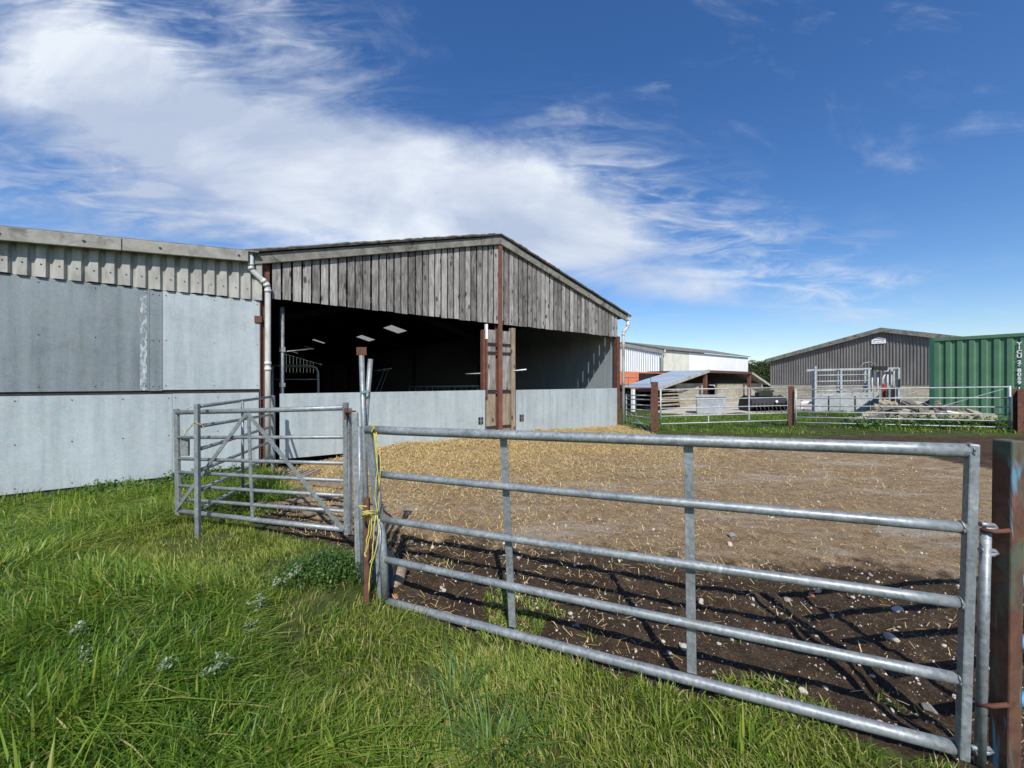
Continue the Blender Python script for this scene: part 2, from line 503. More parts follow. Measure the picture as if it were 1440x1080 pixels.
def yardmat():
    t = NT('yard_soil_and_slab'); v = t.coord(world=True)
    at = t.node('ShaderNodeVertexColor', layer_name='w'); sep = t.node('ShaderNodeSeparateColor'); t.link(at.outputs['Color'], sep.inputs[0])
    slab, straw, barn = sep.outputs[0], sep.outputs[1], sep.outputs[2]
    n = t.noise(v, 6, 8, .7, .3); nf = t.noise(v, 38, 6, .7, .2)
    f = t.math('ADD', t.math('MULTIPLY', n, .5), t.math('MULTIPLY', nf, .5))
    soil = t.ramp(f, [(.32, (.030, .019, .011)), (.5, (.076, .051, .031)), (.62, (.14, .098, .063)), (.74, (.27, .21, .15))])
    # concrete under trodden dirt
    big = t.noise(t.coord((.55, 1.5, 1), True), 1.3, 7, .68, .7)
    dirt = t.ramp(f, [(.34, (.155, .104, .056)), (.5, (.36, .252, .142)), (.66, (.56, .43, .27))])
    conc = t.ramp(nf, [(.3, (.36, .30, .22)), (.7, (.62, .545, .435))])
    sl = t.mix(t.ramp(big, [(.52, 0), (.64, .85)]), dirt, conc)
    col = t.mix(t.ramp(t.math('ADD', slab, t.math('MULTIPLY', t.math('SUBTRACT', n, .5), 1.5)), [(.22, 0), (.78, 1)]), soil, sl)
    # straw litter
    w1 = t.noise(t.coord((1, 5, 1), True), 17, 5, .7, 1.8)
    w2 = t.noise(t.coord((4, 1.4, 1), True), 15, 5, .7, 1.8)
    sn = t.math('MAXIMUM', w1, w2)
    sc_ = t.ramp(sn, [(.42, (.13, .085, .037)), (.54, (.38, .265, .115)), (.68, (.66, .50, .24))])
    k = t.math('ADD', straw, t.math('MULTIPLY', t.math('SUBTRACT', n, .5), 1.1))
    col = t.mix(t.ramp(k, [(.26, 0), (1.0, .92)]), col, sc_)
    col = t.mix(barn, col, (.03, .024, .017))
    n9 = t.noise(v, 95, 4, .7, .2)
    col = t.mix(t.ramp(n9, [(.36, .75), (.5, 0)]), col, (.035, .025, .017))
    col = t.mix(t.ramp(n9, [(.62, 0), (.74, .6)]), col, (.52, .44, .33))
    clod = t.noise(v, 2.3, 5, .7, .8)
    col = t.mix(t.ramp(clod, [(.60, 0), (.70, .45)]), col, (.10, .07, .046))
    hoof = t.node('ShaderNodeTexVoronoi', Scale=8.5); t.link(v, hoof.inputs['Vector'])
    t.bump(t.math('ADD', t.math('ADD', t.math('ADD', f, sn), n9), t.math('MULTIPLY', hoof.outputs['Distance'], .6)), .85, .03)
    return t.done(col, .95, 0, .15)


M['turf'] = turf(); M['yardmat'] = yardmat()
M['trackmat'] = mottled('pale_concrete_track', (.34, .30, .25), (.50, .46, .40), 1.5, .95, 0, .1, spec=.1, world=True)
make_ground()


# ------------------------------------------------------------------ grass, straw and other uncounted growth
def blades(name, x, y, h, w, phi, lean, tint, mat, z=None, roll=None):
    n = len(x)
    if z is None: z = height(x, y) - .01
    ts = np.array([0, .38, .74, 1.]); ws = np.array([.8, 1, .7, 0])
    dx, dy = np.cos(phi), np.sin(phi)
    a = phi + np.pi / 2 + (rng.uniform(-.9, .9, n) if roll is None else roll)
    sx, sy = np.cos(a), np.sin(a)
    co = np.empty((n, 7, 3), np.float32); j = 0
    for t, k in zip(ts, ws):
        out = lean * h * t ** 1.9; up = h * (t - .42 * np.minimum(lean, 1.3) * t ** 2.4)
        cx, cy, cz = x + dx * out, y + dy * out, z + up
        if k == 0: co[:, j] = np.stack([cx, cy, cz], 1); j += 1
        else:
            hw = w * k / 2
            co[:, j] = np.stack([cx - sx * hw, cy - sy * hw, cz], 1); co[:, j + 1] = np.stack([cx + sx * hw, cy + sy * hw, cz], 1); j += 2
    tri = np.array([[0, 1, 3], [0, 3, 2], [2, 3, 5], [2, 5, 4], [4, 5, 6]])
    faces = (np.arange(n)[:, None, None] * 7 + tri[None]).reshape(-1, 3)
    me = bpy.data.meshes.new(name); fast_mesh(me, co.reshape(-1, 3), faces)
    at = me.attributes.new('tint', 'FLOAT', 'POINT'); at.data.foreach_set('value', np.repeat(np.clip(tint, 0, 1), 7).astype(np.float32))
    me.polygons.foreach_set('use_smooth', np.ones(len(faces), bool))
    me.materials.append(mat)
    o = bpy.data.objects.new(name, me); C.objects.link(o); return o


GRASS_POLY = [(-1.0, 2.9), (-1.55, 3.62), (-2.9, 4.15), (-3.05, 5.3), (-4.35, 6.95), (-4.76, 7.25), (-13.5, .7), (-13.5, -1), (4, -1), (4, .8), (1.95, 1.5), (-.93, 2.74)]
GATE_LINE = [(-3.3, 4.2), (-1.5, 3.62), GATE_L, GATE_R, (4, .75)]


def long_mask(x, y):
    d = segdist(x, y, GATE_LINE)
    edge = .62 + .30 * (fbm(x * 1.3, y * 1.3, 3, 51) - .5)
    m = sstep(edge - .1, edge + .5, d)
    # trodden strip by the front gate reaches towards the camera on the right
    m = m * (1 - .55 * sstep(-.75, .2, x) * (1 - sstep(.9, 1.6, d)))
    path = np.exp(-(segdist(x, y, [(-3.6, 4.8), (-2.6, 4.05), (-1.4, 3.3), (-.4, 2.2)]) / .33) ** 2)
    return m * (1 - .75 * path)


def scatter_grass():
    parts = []
    N = 740000
    # sample more thickly near the camera
    d = .75 + (9.0 - .75) * rng.random(N) ** 1.75
    x = rng.uniform(-2.5, 1.6, N) * d; y = d
    ok = inpoly(x, y, GRASS_POLY)
    x, y, d = x[ok], y[ok], d[ok]
    keep = rng.random(len(x)) < np.clip(.42 + d * .10, 0, 1); x, y, d = x[keep], y[keep], d[keep]
    L = long_mask(x, y)
    clump = fbm(x * 2.4, y * 2.4, 3, 61); big = fbm(x * .8, y * .8, 3, 71)
    bare = fbm(x * 2.1 + 9, y * 2.1, 4, 81)
    drop = (L < .35) & (bare > .57) & (rng.random(len(x)) < .75)
    x, y, d, L, clump, big = [q[~drop] for q in (x, y, d, L, clump, big)]
    n = len(x)
    h = (.05 + .05 * rng.random(n)) * (1 - L) + L * (.10 + .21 * rng.random(n)) * (.5 + 1.0 * clump)
    # right at the lens the growth stays low enough not to hide the gate
    h = h * (1 - .35 * (1 - sstep(1.0, 2.0, d)))
    w = (.0036 + .0062 * rng.random(n) ** 2) * (.85 + .11 * d) * (.75 + .45 * L)
    flow = fbm(x * .9, y * .9, 2, 91) * 9 + 1.0
    phi = flow + rng.normal(0, 1.25, n)
    lean = np.abs(rng.normal(.75, .5, n)) * (.7 + .7 * L)
    tint = .56 + .34 * (clump - .5) * 2 + .35 * (big - .5) + rng.normal(0, .25, n) + (1 - L) * .22
    dead = rng.random(n) < (.035 + .15 * (1 - L)); tint = np.where(dead, .97, np.minimum(tint, .9))
    tint = np.where((d < 1.9) & ~dead, tint - .06, tint)
    tag(kind(blades('grass', x, y, h, w, phi, lean, tint, M['grass']), 'stuff'), 'long green meadow grass growing on the near side of the gates', 'grass')
    # thin grass and weeds creeping into the soil behind the front gate
    n = 9000; t = rng.random(n); x = GATE_L[0] + (GATE_R[0] - GATE_L[0]) * t; y = GATE_L[1] + (GATE_R[1] - GATE_L[1]) * t
    off = np.abs(rng.normal(0, .28, n)); x = x + off * .39; y = y + off * .92
    ok = (fbm(x * 2.2, y * 2.2, 3, 14) > .53 + .12 * t) & (off < .9); x, y = x[ok], y[ok]; n = len(x)
    tag(kind(blades('sparse_grass', x, y, .03 + .05 * rng.random(n), .004 + .003 * rng.random(n), rng.uniform(0, 6.28, n), np.abs(rng.normal(.7, .4, n)), np.clip(rng.normal(.7, .22, n), 0, 1), M['grass']), 'stuff'),
        'thin yellowish grass creeping into the soil behind the front gate', 'grass')
    # verge beyond the far gates
    n = 120000; x = rng.uniform(3.8, 24, n); y = rng.uniform(9.2, 19.5, n)
    edge = np.interp(x, [3.8, 4.6, 10, 14.6, 24], [13.4, 11.4, 11.0, 9.8, 9.0]) + (fbm(x * 1.2, y * 1.2, 3, 15) - .5) * 1.3 + .3
    back = np.interp(x, [3.8, 8, 13, 17, 24], [19.4, 18.4, 17.2, 16.5, 16])
    ok = (y > edge) & (y < back) & ~inpoly(x, y, BARN); x, y = x[ok], y[ok]; n = len(x)
    near = 1 - sstep(.2, 1.6, y - np.interp(x, [3.8, 4.6, 10, 14.6, 24], [13.4, 11.4, 11.0, 9.8, 9.0]))
    cl = fbm(x * 1.1, y * 1.1, 3, 16)
    ok = rng.random(n) < (.22 + .55 * (1 - near)) * sstep(.36, .58, cl + .12 * (1 - near)); x, y, near, cl = x[ok], y[ok], near[ok], cl[ok]; n = len(x)
    tall = sstep(10.5, 13, x) * (1 - near)
    h = (.05 + .10 * rng.random(n)) * (.7 + .6 * cl) * (1 + .9 * tall)
    tag(kind(blades('verge_grass', x, y, h, .010 + .009 * rng.random(n), rng.uniform(0, 6.28, n), np.abs(rng.normal(.7, .4, n)), np.where(rng.random(n) < .06 + .12 * near, .95, .40 + .6 * (cl - .5) + rng.normal(0, .17, n) + .10 * near - .08 * tall), M['grass']), 'stuff'),
        'rough grass verge along the far galvanised gates', 'grass')


scatter_grass()


def leaf_cloud(name, pts, size, mat, tint, up=.5, aspect=.55, parent=None, flat=False):
    # many small pointed leaves (two triangles with a fold) at given points
    n = len(pts); pts = np.asarray(pts, float)
    ph = rng.uniform(0, 2 * np.pi, n); el = rng.normal(up, .45, n)
    d = np.stack([np.cos(ph) * np.cos(el), np.sin(ph) * np.cos(el), np.sin(el)], 1)
    s = np.stack([-np.sin(ph), np.cos(ph), rng.normal(0, .35, n)], 1); s /= np.linalg.norm(s, axis=1)[:, None]
    L = (size * rng.uniform(.6, 1.3, n))[:, None]
    a = pts; b = pts + d * L; m = pts + d * L * .5
    m1 = m + s * L * aspect * .5 + np.array([0, 0, .0]); m2 = m - s * L * aspect * .5
    co = np.stack([a, m1, b, m2], 1).reshape(-1, 3)
    f = (np.arange(n)[:, None, None] * 4 + np.array([[0, 1, 2], [0, 2, 3]])[None]).reshape(-1, 3)
    me = bpy.data.meshes.new(name)
    if parent is not None:
        inv = np.array(WM[parent.name].inverted()); co = co @ inv[:3, :3].T + inv[:3, 3]
    fast_mesh(me, co, f)
    at = me.attributes.new('tint', 'FLOAT', 'POINT'); at.data.foreach_set('value', np.repeat(np.clip(tint, 0, 1), 4).astype(np.float32))
    me.materials.append(mat)
    o = bpy.data.objects.new(name, me); C.objects.link(o)
    if parent is not None: o.parent = parent
    return o


def weeds():
    # nettles and docks along the foot of the metal wall
    pts = []; tint = []
    for _ in range(420):
        u = R.uniform(-4.6, -.4); v = -abs(R.gauss(.12, .42)) - .06
        b = bl(u, v); g = float(height(np.array([b.x]), np.array([b.y]))[0])
        hh = R.uniform(.06, .26) * (1.1 if u > -2.2 else .55); t0 = R.gauss(.5, .2)
        for k in range(22):
            zz = hh * R.random() ** .8; r = .075 * R.random() ** .5
            a = R.uniform(0, 6.28)
            pts.append((b.x + r * math.cos(a), b.y + r * math.sin(a), g + zz)); tint.append(t0 + R.gauss(0, .12) + .2 * zz / .35)
    tag(kind(leaf_cloud('weeds', pts, .055, M['leaf'], np.array(tint)), 'stuff'), 'leafy weeds growing along the foot of the metal sheet wall', 'weeds')
    # frilly weed patch by the post bundle
    c = P(462, 805, 3.15); root = thing('weed_patch', 'low dark frilly leaved weed patch beside the bundle of pipes', 'plant', (c.x, c.y, 0))
    pts = []; tint = []
    for _ in range(300):
        a = R.uniform(0, 6.28); r = R.random() ** .75 * (1 + .45 * math.sin(3 * a + 1) * math.sin(5 * a))
        px, py = c.x + .44 * r * math.cos(a), c.y + .26 * r * math.sin(a)
        g = (.05 + .12 * max(0, 1 - r * r)) * R.uniform(.6, 1.3); t0 = R.gauss(.42, .25)
        for k in range(26):
            pts.append((px + R.gauss(0, .03), py + R.gauss(0, .03), g * R.uniform(.3, 1.15))); tint.append(t0 + R.gauss(0, .15))
    leaf_cloud('leaves', pts, .022, M['leaf'], np.array(tint), parent=root)
    # pale silvery feather-leaved plants
    spots = [(415, 803, 3.0, 'close to the left of the dark weed patch'), (398, 815, 2.9, 'just nearer than the one by the dark weed patch'), (365, 845, 2.6, 'halfway along the long grass'), (280, 885, 2.35, 'below the open left gate'),
             (345, 893, 2.3, 'in the middle of the long grass'), (215, 945, 1.95, 'with a tall pale leaf, near the bottom left'), (110, 925, 2.05, 'leftmost of the silvery plants'), (95, 890, 2.2, 'near the left edge of the grass'), (300, 940, 1.95, 'nearest the bottom middle of the long grass')]
    for px, py, d, where in spots:
        b = P(px, py, d)
        r = thing('silverweed', 'silvery feather leaved plant ' + where, 'plant', (b.x, b.y, b.z - .1), 0, 'silvery plants in the long grass')
        pts = []; mb = MB()
        nl = R.randint(3, 5)
        for q in range(nl):
            a = R.uniform(0, 6.28); ll = R.uniform(.06, .12); tip = Vector((math.cos(a) * ll * .75, math.sin(a) * ll * .75, .10 + R.uniform(-.03, .05)))
            base = Vector((b.x, b.y, b.z - .1)); path = [base, base + Vector((tip.x * .35, tip.y * .35, .09)), base + tip]
            mb.tube(path, .0015, 4)
            side = Vector((-math.sin(a), math.cos(a), 0))
            for k in range(9):
                t = k / 8; p = path[1].lerp(path[2], t)
                for s_ in (-1, 1): pts.append(p + side * s_ * .006)
        mb.build('stems', M['leaf'], r)
        leaf_cloud('leaves', [tuple(p) for p in pts], .022, M['silver'], rng.normal(.6, .25, len(pts)), up=.3, aspect=.5, parent=r)


weeds()


def tuft(px, py, d, n, hh, label, w=.008, spread=.07, mat='tuft', lean=.8, tint=.5):
    b = P(px, py, d); g = float(height(np.array([b.x]), np.array([b.y]))[0])
    x = b.x + rng.normal(0, spread, n); y = b.y + rng.normal(0, spread * .7, n)
    ph = np.arctan2(y - b.y, x - b.x) + rng.normal(0, .5, n)
    o = blades('grass_tuft', x, y, hh * rng.uniform(.55, 1.1, n), w * rng.uniform(.6, 1.2, n), ph, np.abs(rng.normal(lean, .3, n)), rng.normal(tint, .22, n), M[mat], np.full(n, g - .01), rng.normal(0, .5, n))
    return tag(o, label, 'grass tuft', 'coarse grass tufts')


tuft(690, 1075, 1.66, 130, .24, 'broad bladed blue green grass tuft at the bottom middle', .007, .09)
tuft(640, 1010, 1.9, 70, .22, 'smaller blue green grass tuft behind the bottom middle one', .006, .07)
tuft(45, 1110, 1.35, 46, .42, 'tall coarse grass tuft with pale stems at the bottom left corner', .010, .08, 'grass', .5, .62)
tuft(1048, 1075, 1.66, 34, .20, 'upright grass tuft just before the bottom rail of the front gate', .008, .04, 'grass', .35, .55)
tuft(935, 1060, 1.75, 30, .18, 'thin upright grass tuft left of the right hand gate upright', .007, .035, 'grass', .4, .6)
tuft(520, 1090, 1.6, 90, .22, 'dark bushy grass tuft in the grass below the bundle of pipes', .007, .10, 'grass', .8, .35)
tuft(330, 1100, 1.5, 90, .27, 'dense dark grass tuft low in the left foreground', .007, .12, 'grass', .9, .28)


def straws():
    n = 210000
    u = rng.uniform(-.4, 12.5, n); v = -(rng.random(n) ** 1.25) * 7.5
    x = BC.x + E1.x * u + E2.x * v; y = BC.y + E1.y * u + E2.y * v
    yard, slab, st, barn = weights(x, y)
    ok = (rng.random(n) < np.clip(st * 1.1 * (.35 + 1.3 * fbm(x * 2.6, y * 2.6, 4, 401)), .06, 1)) & yard & ~barn & (v < -.03)
    x, y = x[ok], y[ok]
    # a few stalks on the soil near the gate and the slab
    m = 5000; x2 = rng.uniform(-2.6, 6.0, m); y2 = rng.uniform(1.6, 7.5, m); yd, sl, _, bn = weights(x2, y2); k = yd & ~bn & (fbm(x2 * 1.6, y2 * 1.6, 3, 8) > .48)
    x = np.concatenate([x, x2[k]]); y = np.concatenate([y, y2[k]]); n = len(x)
    z = height(x, y); a = rng.uniform(0, np.pi, n); L = rng.uniform(.02, .10, n) * (.45 + .075 * np.minimum(y, 9)) * 1.15; w = rng.uniform(.0012, .0026, n) * (.6 + .12 * y)
    dx, dy = np.cos(a) * L / 2, np.sin(a) * L / 2; sx, sy = -np.sin(a) * w, np.cos(a) * w
    lift = .004 + .05 * rng.random(n) ** 4; t1 = rng.normal(0, .012, n)
    x0, y0, x1, y1 = x - dx, y - dy, x + dx, y + dy
    z0 = height(x0, y0) + lift + t1; z1 = height(x1, y1) + lift - t1; up = np.maximum(0, z + .005 - (z0 + z1) / 2); z0 = z0 + up; z1 = z1 + up; zm = (z0 + z1) / 2 + .001
    co = np.stack([np.stack([x0 - sx, y0 - sy, z0], 1), np.stack([x0 + sx, y0 + sy, z0], 1), np.stack([x + sx, y + sy, zm], 1), np.stack([x - sx, y - sy, zm], 1),
                   np.stack([x1 + sx, y1 + sy, z1], 1), np.stack([x1 - sx, y1 - sy, z1], 1)], 1).reshape(-1, 3)
    f = (np.arange(n)[:, None, None] * 6 + np.array([[0, 1, 2, 3], [3, 2, 4, 5]])[None]).reshape(-1, 4)
    me = bpy.data.meshes.new('straw'); fast_mesh(me, co, f)
    at = me.attributes.new('tint', 'FLOAT', 'POINT'); at.data.foreach_set('value', np.repeat(np.clip(rng.normal(.5, .25, n), 0, 1), 6).astype(np.float32))
    me.materials.append(M['straw']); o = bpy.data.objects.new('straw', me); C.objects.link(o)
    tag(kind(o, 'stuff'), 'loose golden straw strewn over the yard before the barn', 'straw')


straws()


# ------------------------------------------------------------------ stones
def rock_mesh(name, mat, seed, sub=2):
    r = random.Random(seed)
    import bmesh
    bm = bmesh.new(); bmesh.ops.create_icosphere(bm, subdivisions=sub, radius=1)
    planes = [Vector((r.gauss(0, 1), r.gauss(0, 1), r.gauss(0, 1))).normalized() for _ in range(8)]
    offs = [r.uniform(.38, .78) for _ in planes]
    for v in bm.verts:
        for p, o in zip(planes, offs):
            k = v.co.dot(p) - o
            if k > 0: v.co -= p * k * .92
        v.co *= 1 + r.uniform(-.05, .05)
    me = bpy.data.meshes.new(name); bm.to_mesh(me); bm.free(); me.materials.append(mat)
    return me


def stones():
    pale = [rock_mesh('stone', M['soilmat'], i) for i in range(6)]
    grey = [rock_mesh('stone', M['stone_grey'], 20 + i) for i in range(3)]
    proto = {}
    def put(me, x, y, s, label, group, sq=.65, cat='stone', name='stone'):
        key = me.name
        z = float(height(np.array([x]), np.array([y]))[0])
        if key not in proto:
            o = bpy.data.objects.new(name, me); proto[key] = o
        else: o = proto[key].copy()
        C.objects.link(o); o.location = (x, y, z + s * sq * .35); o.scale = (s, s * R.uniform(.65, 1), s * sq); o.rotation_euler = (R.uniform(-.3, .3), R.uniform(-.3, .3), R.uniform(0, 6.28))
        tag(o, label, cat, group)
        return o
    n = 0
    while n < 215:
        d = 1.75 + 3.4 * R.random() ** 1.3; x = R.uniform(-.35, 1.25) * d; y = d
        X = np.array([x]); Y = np.array([y]); yd, sl, st, bn = weights(X, Y)
        if not yd[0] or bn[0]: continue
        if sl[0] and R.random() < .8: continue
        if segdist(X, Y, [GATE_L, GATE_R])[0] < .05: continue
        s = min(.008 + .012 * R.random() ** 2 + (.015 * R.random() if R.random() < .12 else 0), .035) * (.72 + .14 * d)
        if R.random() < .85: put(R.choice(pale), x, y, s, 'small pale limestone piece lying on the bare soil behind the front gate', 'pale stones on the soil')
        else: put(R.choice(grey), x, y, s * 1.15, 'small dull grey stone lying on the bare soil behind the front gate', 'grey stones on the soil')
        n += 1
    for px, py, s, me, lab in [(985, 845, .040, pale[2], 'fist sized buff stone beside the right upright of the front gate'), (1255, 905, .045, pale[4], 'pointed buff stone between the lower rails near the right end'),
                               (1262, 857, .045, pale[1], 'rounded buff stone under the third rail near the right end'), (962, 908, .04, pale[3], 'flat pale stone right behind the right gate upright'),
                               (1308, 992, .038, grey[0], 'large grey stone half sunk in the soil at the right end'), (895, 622, .10, pale[0], 'white stone at the edge of the far verge'),
                               (1108, 838, .038, grey[1], 'grey stone by the shadow of the gate end'), (1030, 755, .05, grey[2], 'flattish stone on the dirty concrete behind the top rails')]:
        d = F * H / (py - 537); put(me, (px - 720) / F * d, d, s * (1 if d < 5 else 1.3), lab, None)
    bk = rock_mesh('brick_fragment', M['brick'], 77)
    for px, py, lab in [(557, 837, 'orange brick fragment on the soil near the tied gate end'), (1140, 830, 'rounded orange brick fragment in the middle of the soil')]:
        d = F * H / (py - 537); put(bk, (px - 720) / F * d, d, .03, lab, None, .8, 'brick fragment', 'brick_fragment')
    # grit too small to count
    m = 26000; d = 1.6 + 5.5 * rng.random(m) ** 1.3; x = rng.uniform(-.6, 1.5, m) * d; y = d
    yd, sl, st, bn = weights(x, y); ok = yd & ~bn & (rng.random(m) < np.where(sl, .4, 1)); x, y, d = x[ok], y[ok], d[ok]; m = len(x)
    z = height(x, y); s = (.002 + .006 * rng.random(m) ** 3) * (.8 + .2 * d); a = rng.uniform(0, 6.28, m)
    ring = [np.stack([x + s * np.cos(a + k * 2.09), y + s * np.sin(a + k * 2.09), z - .002], 1) for k in range(3)]
    co = np.stack(ring + [np.stack([x + s * .3, y, z + s * .9], 1)], 1).reshape(-1, 3)
    f = (np.arange(m)[:, None, None] * 4 + np.array([[0, 1, 3], [1, 2, 3], [2, 0, 3]])[None]).reshape(-1, 3)
    me = bpy.data.meshes.new('grit'); fast_mesh(me, co, f); me.materials.append(M['grit'])
    tag(kind(bpy.data.objects.new('grit', me), 'stuff'), 'pale grit scattered through the dark soil', 'grit'); C.objects.link(bpy.data.objects['grit'])


def gritm():
    t = NT('grit'); col = t.ramp(island(t), [(0, (.05, .036, .025)), (.45, (.13, .10, .07)), (.75, (.30, .25, .19)), (1, (.62, .57, .50))]); return t.done(col, .9, 0, .2)


M['grit'] = gritm()
stones()


# ------------------------------------------------------------------ main barn
FB = Matrix.Translation(BC) @ Matrix.Rotation(RZ, 4, 'Z')
APEX_U, APEX_Z, EAVE_L, EAVE_R = 5.45, 5.60, -.2, 11.1
SL = (APEX_Z - 3.99) / (APEX_U - EAVE_L)


def rz_(u): return APEX_Z - abs(u - APEX_U) * SL


def main_barn():
    b = thing('livestock_barn', 'large open fronted cattle barn with grey timber boarded gable and steel sheet doors', 'barn', tuple(BC), RZ)
    # boarded gable
    m = LB(FB); u = .13
    while u < 10.52:
        w = R.uniform(.130, .146)
        if abs(u + w / 2 - 5.47) < .03: pass
        y0 = R.uniform(-.006, .006); zb = 3.2 + R.uniform(-.012, .012); a = R.uniform(-.004, .004)
        z0, z1 = rz_(u) - .10, rz_(u + w) - .10
        m.hexa([(u + a, y0, zb), (u + w + a, y0, zb), (u + w + a, y0 + .024, zb), (u + a, y0 + .024, zb), (u, y0, z0), (u + w, y0, z1), (u + w, y0 + .024, z1), (u, y0 + .024, z0)])
        u += w + R.uniform(.026, .042)
    m.build('timber_cladding', M['timber'], b)
    m = LB(FB)
    for z in (3.36, 4.0, 4.7):
        h = (APEX_Z - z - .25) / SL
        m.box(max(.15, APEX_U - h), min(10.5, APEX_U + h), .03, .09, z, z + .13)
    m.build('cladding_rail', M['dark'], b)
    # verge boards in lengths, and the ragged roof sheet edge above
    for us in ([EAVE_L, 2.35, APEX_U - .62], [APEX_U + .62, 8.2, EAVE_R]):
        for a, c in zip(us[:-1], us[1:]):
            m = LB(FB); c2 = c - .006
            m.hexa([(a, -.085, rz_(a) - .21), (c2, -.085, rz_(c2) - .21), (c2, -.03, rz_(c2) - .21), (a, -.03, rz_(a) - .21),
                    (a, -.085, rz_(a) - .01), (c2, -.085, rz_(c2) - .01), (c2, -.03, rz_(c2) - .01), (a, -.03, rz_(a) - .01)])
            m.build('verge_board', M['cement'], b, bevel=.006)
    m = LB(FB); a, c = APEX_U - .62, APEX_U + .62; e = .004
    prof = [(a + e, rz_(a) - .215), (APEX_U, APEX_Z - .225), (c - e, rz_(c) - .215), (c - e, rz_(c) - .0), (APEX_U, APEX_Z + .005), (a + e, rz_(a) - .0)]
    m.prism([(p, -.092, z) for p, z in prof], (0, 1, 0), .062); m.build('ridge_verge', M['cement'], b, bevel=.006)
    # roof sheets with rooflights let in
    L = 52
    lights = [(7.5, 8.5, 14.2, 15.8), (7.5, 8.5, 20.4, 22.0), (5.95, 6.95, 29, 30.8), (5.95, 6.95, 37, 39), (5.95, 6.95, 46, 48)]
    m = LB(FB)
    for side in (0, 1):
        cu = [EAVE_L - .12, APEX_U] if side == 0 else [APEX_U, 5.95, 6.95, 7.5, 8.5, EAVE_R + .12]
        cv = [-.14, L] if side == 0 else sorted({-.14, L, *[q[2] for q in lights], *[q[3] for q in lights]})
        for u0, u1 in zip(cu[:-1], cu[1:]):
            for v0, v1 in zip(cv[:-1], cv[1:]):
                if any(q[0] <= u0 < q[1] and q[2] <= v0 < q[3] for q in lights): continue
                m.hexa([(u0, v0, rz_(u0) + .01), (u1, v0, rz_(u1) + .01), (u1, v1, rz_(u1) + .01), (u0, v1, rz_(u0) + .01),
                        (u0, v0, rz_(u0) + .05), (u1, v0, rz_(u1) + .05), (u1, v1, rz_(u1) + .05), (u0, v1, rz_(u0) + .05)])
    roof = m.build('roof', M['roof'], b)
    for u0, u1, v0, v1 in lights:
        m = LB(FB); m.add([(u0, v0, rz_(u0) + .03), (u1, v0, rz_(u1) + .03), (u1, v1, rz_(u1) + .03), (u0, v1, rz_(u0) + .03)], [(0, 1, 2, 3)]); m.build('rooflight', M['rooflight'], roof)
    # lumpy mossy edge of the corrugated sheets over the verge
    m = LB(FB)
    for a, c in ((EAVE_L - .1, APEX_U - .2), (APEX_U + .2, EAVE_R + .1)):
        n = 60; pts = [(a + (c - a) * i / n, -.12 + R.uniform(-.012, .012), rz_(a + (c - a) * i / n) + .045 + R.uniform(-.008, .012)) for i in range(n + 1)]
        m.tube(pts, [R.uniform(.022, .036) for _ in pts], 7)
    m.build('roof_edge_moss', M['mossedge'], roof)
    # walls
    m = LB(FB); m.box(10.64, 10.70, .14, L, 0.0, 4.09); m.build('side_wall', M['sheet_mid'], b)
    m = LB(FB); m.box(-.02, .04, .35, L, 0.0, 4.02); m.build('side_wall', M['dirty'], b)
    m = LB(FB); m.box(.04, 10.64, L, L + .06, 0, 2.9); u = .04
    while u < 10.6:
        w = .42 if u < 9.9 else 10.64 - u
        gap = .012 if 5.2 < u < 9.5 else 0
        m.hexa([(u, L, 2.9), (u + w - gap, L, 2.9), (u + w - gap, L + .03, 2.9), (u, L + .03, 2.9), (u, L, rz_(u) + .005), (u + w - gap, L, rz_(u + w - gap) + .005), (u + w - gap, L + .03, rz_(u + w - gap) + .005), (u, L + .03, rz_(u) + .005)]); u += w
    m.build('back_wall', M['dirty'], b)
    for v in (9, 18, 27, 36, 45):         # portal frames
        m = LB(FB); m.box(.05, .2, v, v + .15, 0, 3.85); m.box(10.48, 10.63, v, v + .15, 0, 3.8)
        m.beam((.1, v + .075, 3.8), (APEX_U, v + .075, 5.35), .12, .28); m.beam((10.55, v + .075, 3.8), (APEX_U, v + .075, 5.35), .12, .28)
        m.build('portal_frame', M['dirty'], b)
    # centre stanchion: red oxide column with plank infill either side
    m = LB(FB); m.box(5.40, 5.53, -.065, -.045, 0, 5.36); m.box(5.455, 5.475, -.045, .10, 0, 3.19); m.box(5.38, 5.55, .10, .12, 0, 3.19); m.build('centre_column', M['redox'], b, bevel=.003)
    for x0, x1 in ((5.06, 5.375), (5.56, 5.86)):
        for z0, z1, mt in ((0.02, 1.36, 'timber_warm'), (1.38, 3.02, 'timber')):
            m = LB(FB); xx = x0
            while xx < x1 - .03:
                w = min(.155, x1 - xx); m.box(xx, xx + w - .006, .03 + R.uniform(0, .008), .06, z0, z1); xx += w
            m.build('infill_plank', M[mt], b)
    for z in (.35, 1.32, 2.38, 2.62):
        for x0, x1 in ((5.06, 5.40), (5.54, 5.86)):
            m = LB(FB); m.box(x0, x1, -.012, .03, z, z + .045); m.build('strap', M['dark'], b)
    m = LB(FB); m.box(4.93, 4.99, -.02, .12, 0.05, 3.0); m.box(5.01, 5.055, -.05, .14, 1.2, 2.95); m.build('door_frame', M['redox'], b)
    m = LB(FB); m.box(5.87, 6.0, -.03, .10, .02, 3.12); m.build('door_post', M['timber_warm'], b)
    m = LB(FB); m.box(5.0, 5.05, -.06, .02, 2.75, 3.15); m.build('bracket', M['white_paint'], b)
    m = LB(FB); m.box(10.56, 10.72, -.03, .13, 0, 3.22); m.build('corner_column', M['rust'], b, bevel=.004)
    m = LB(FB); m.box(-.05, .09, .02, .14, 0, 3.85); m.build('corner_column', M['rust'], b, bevel=.004)
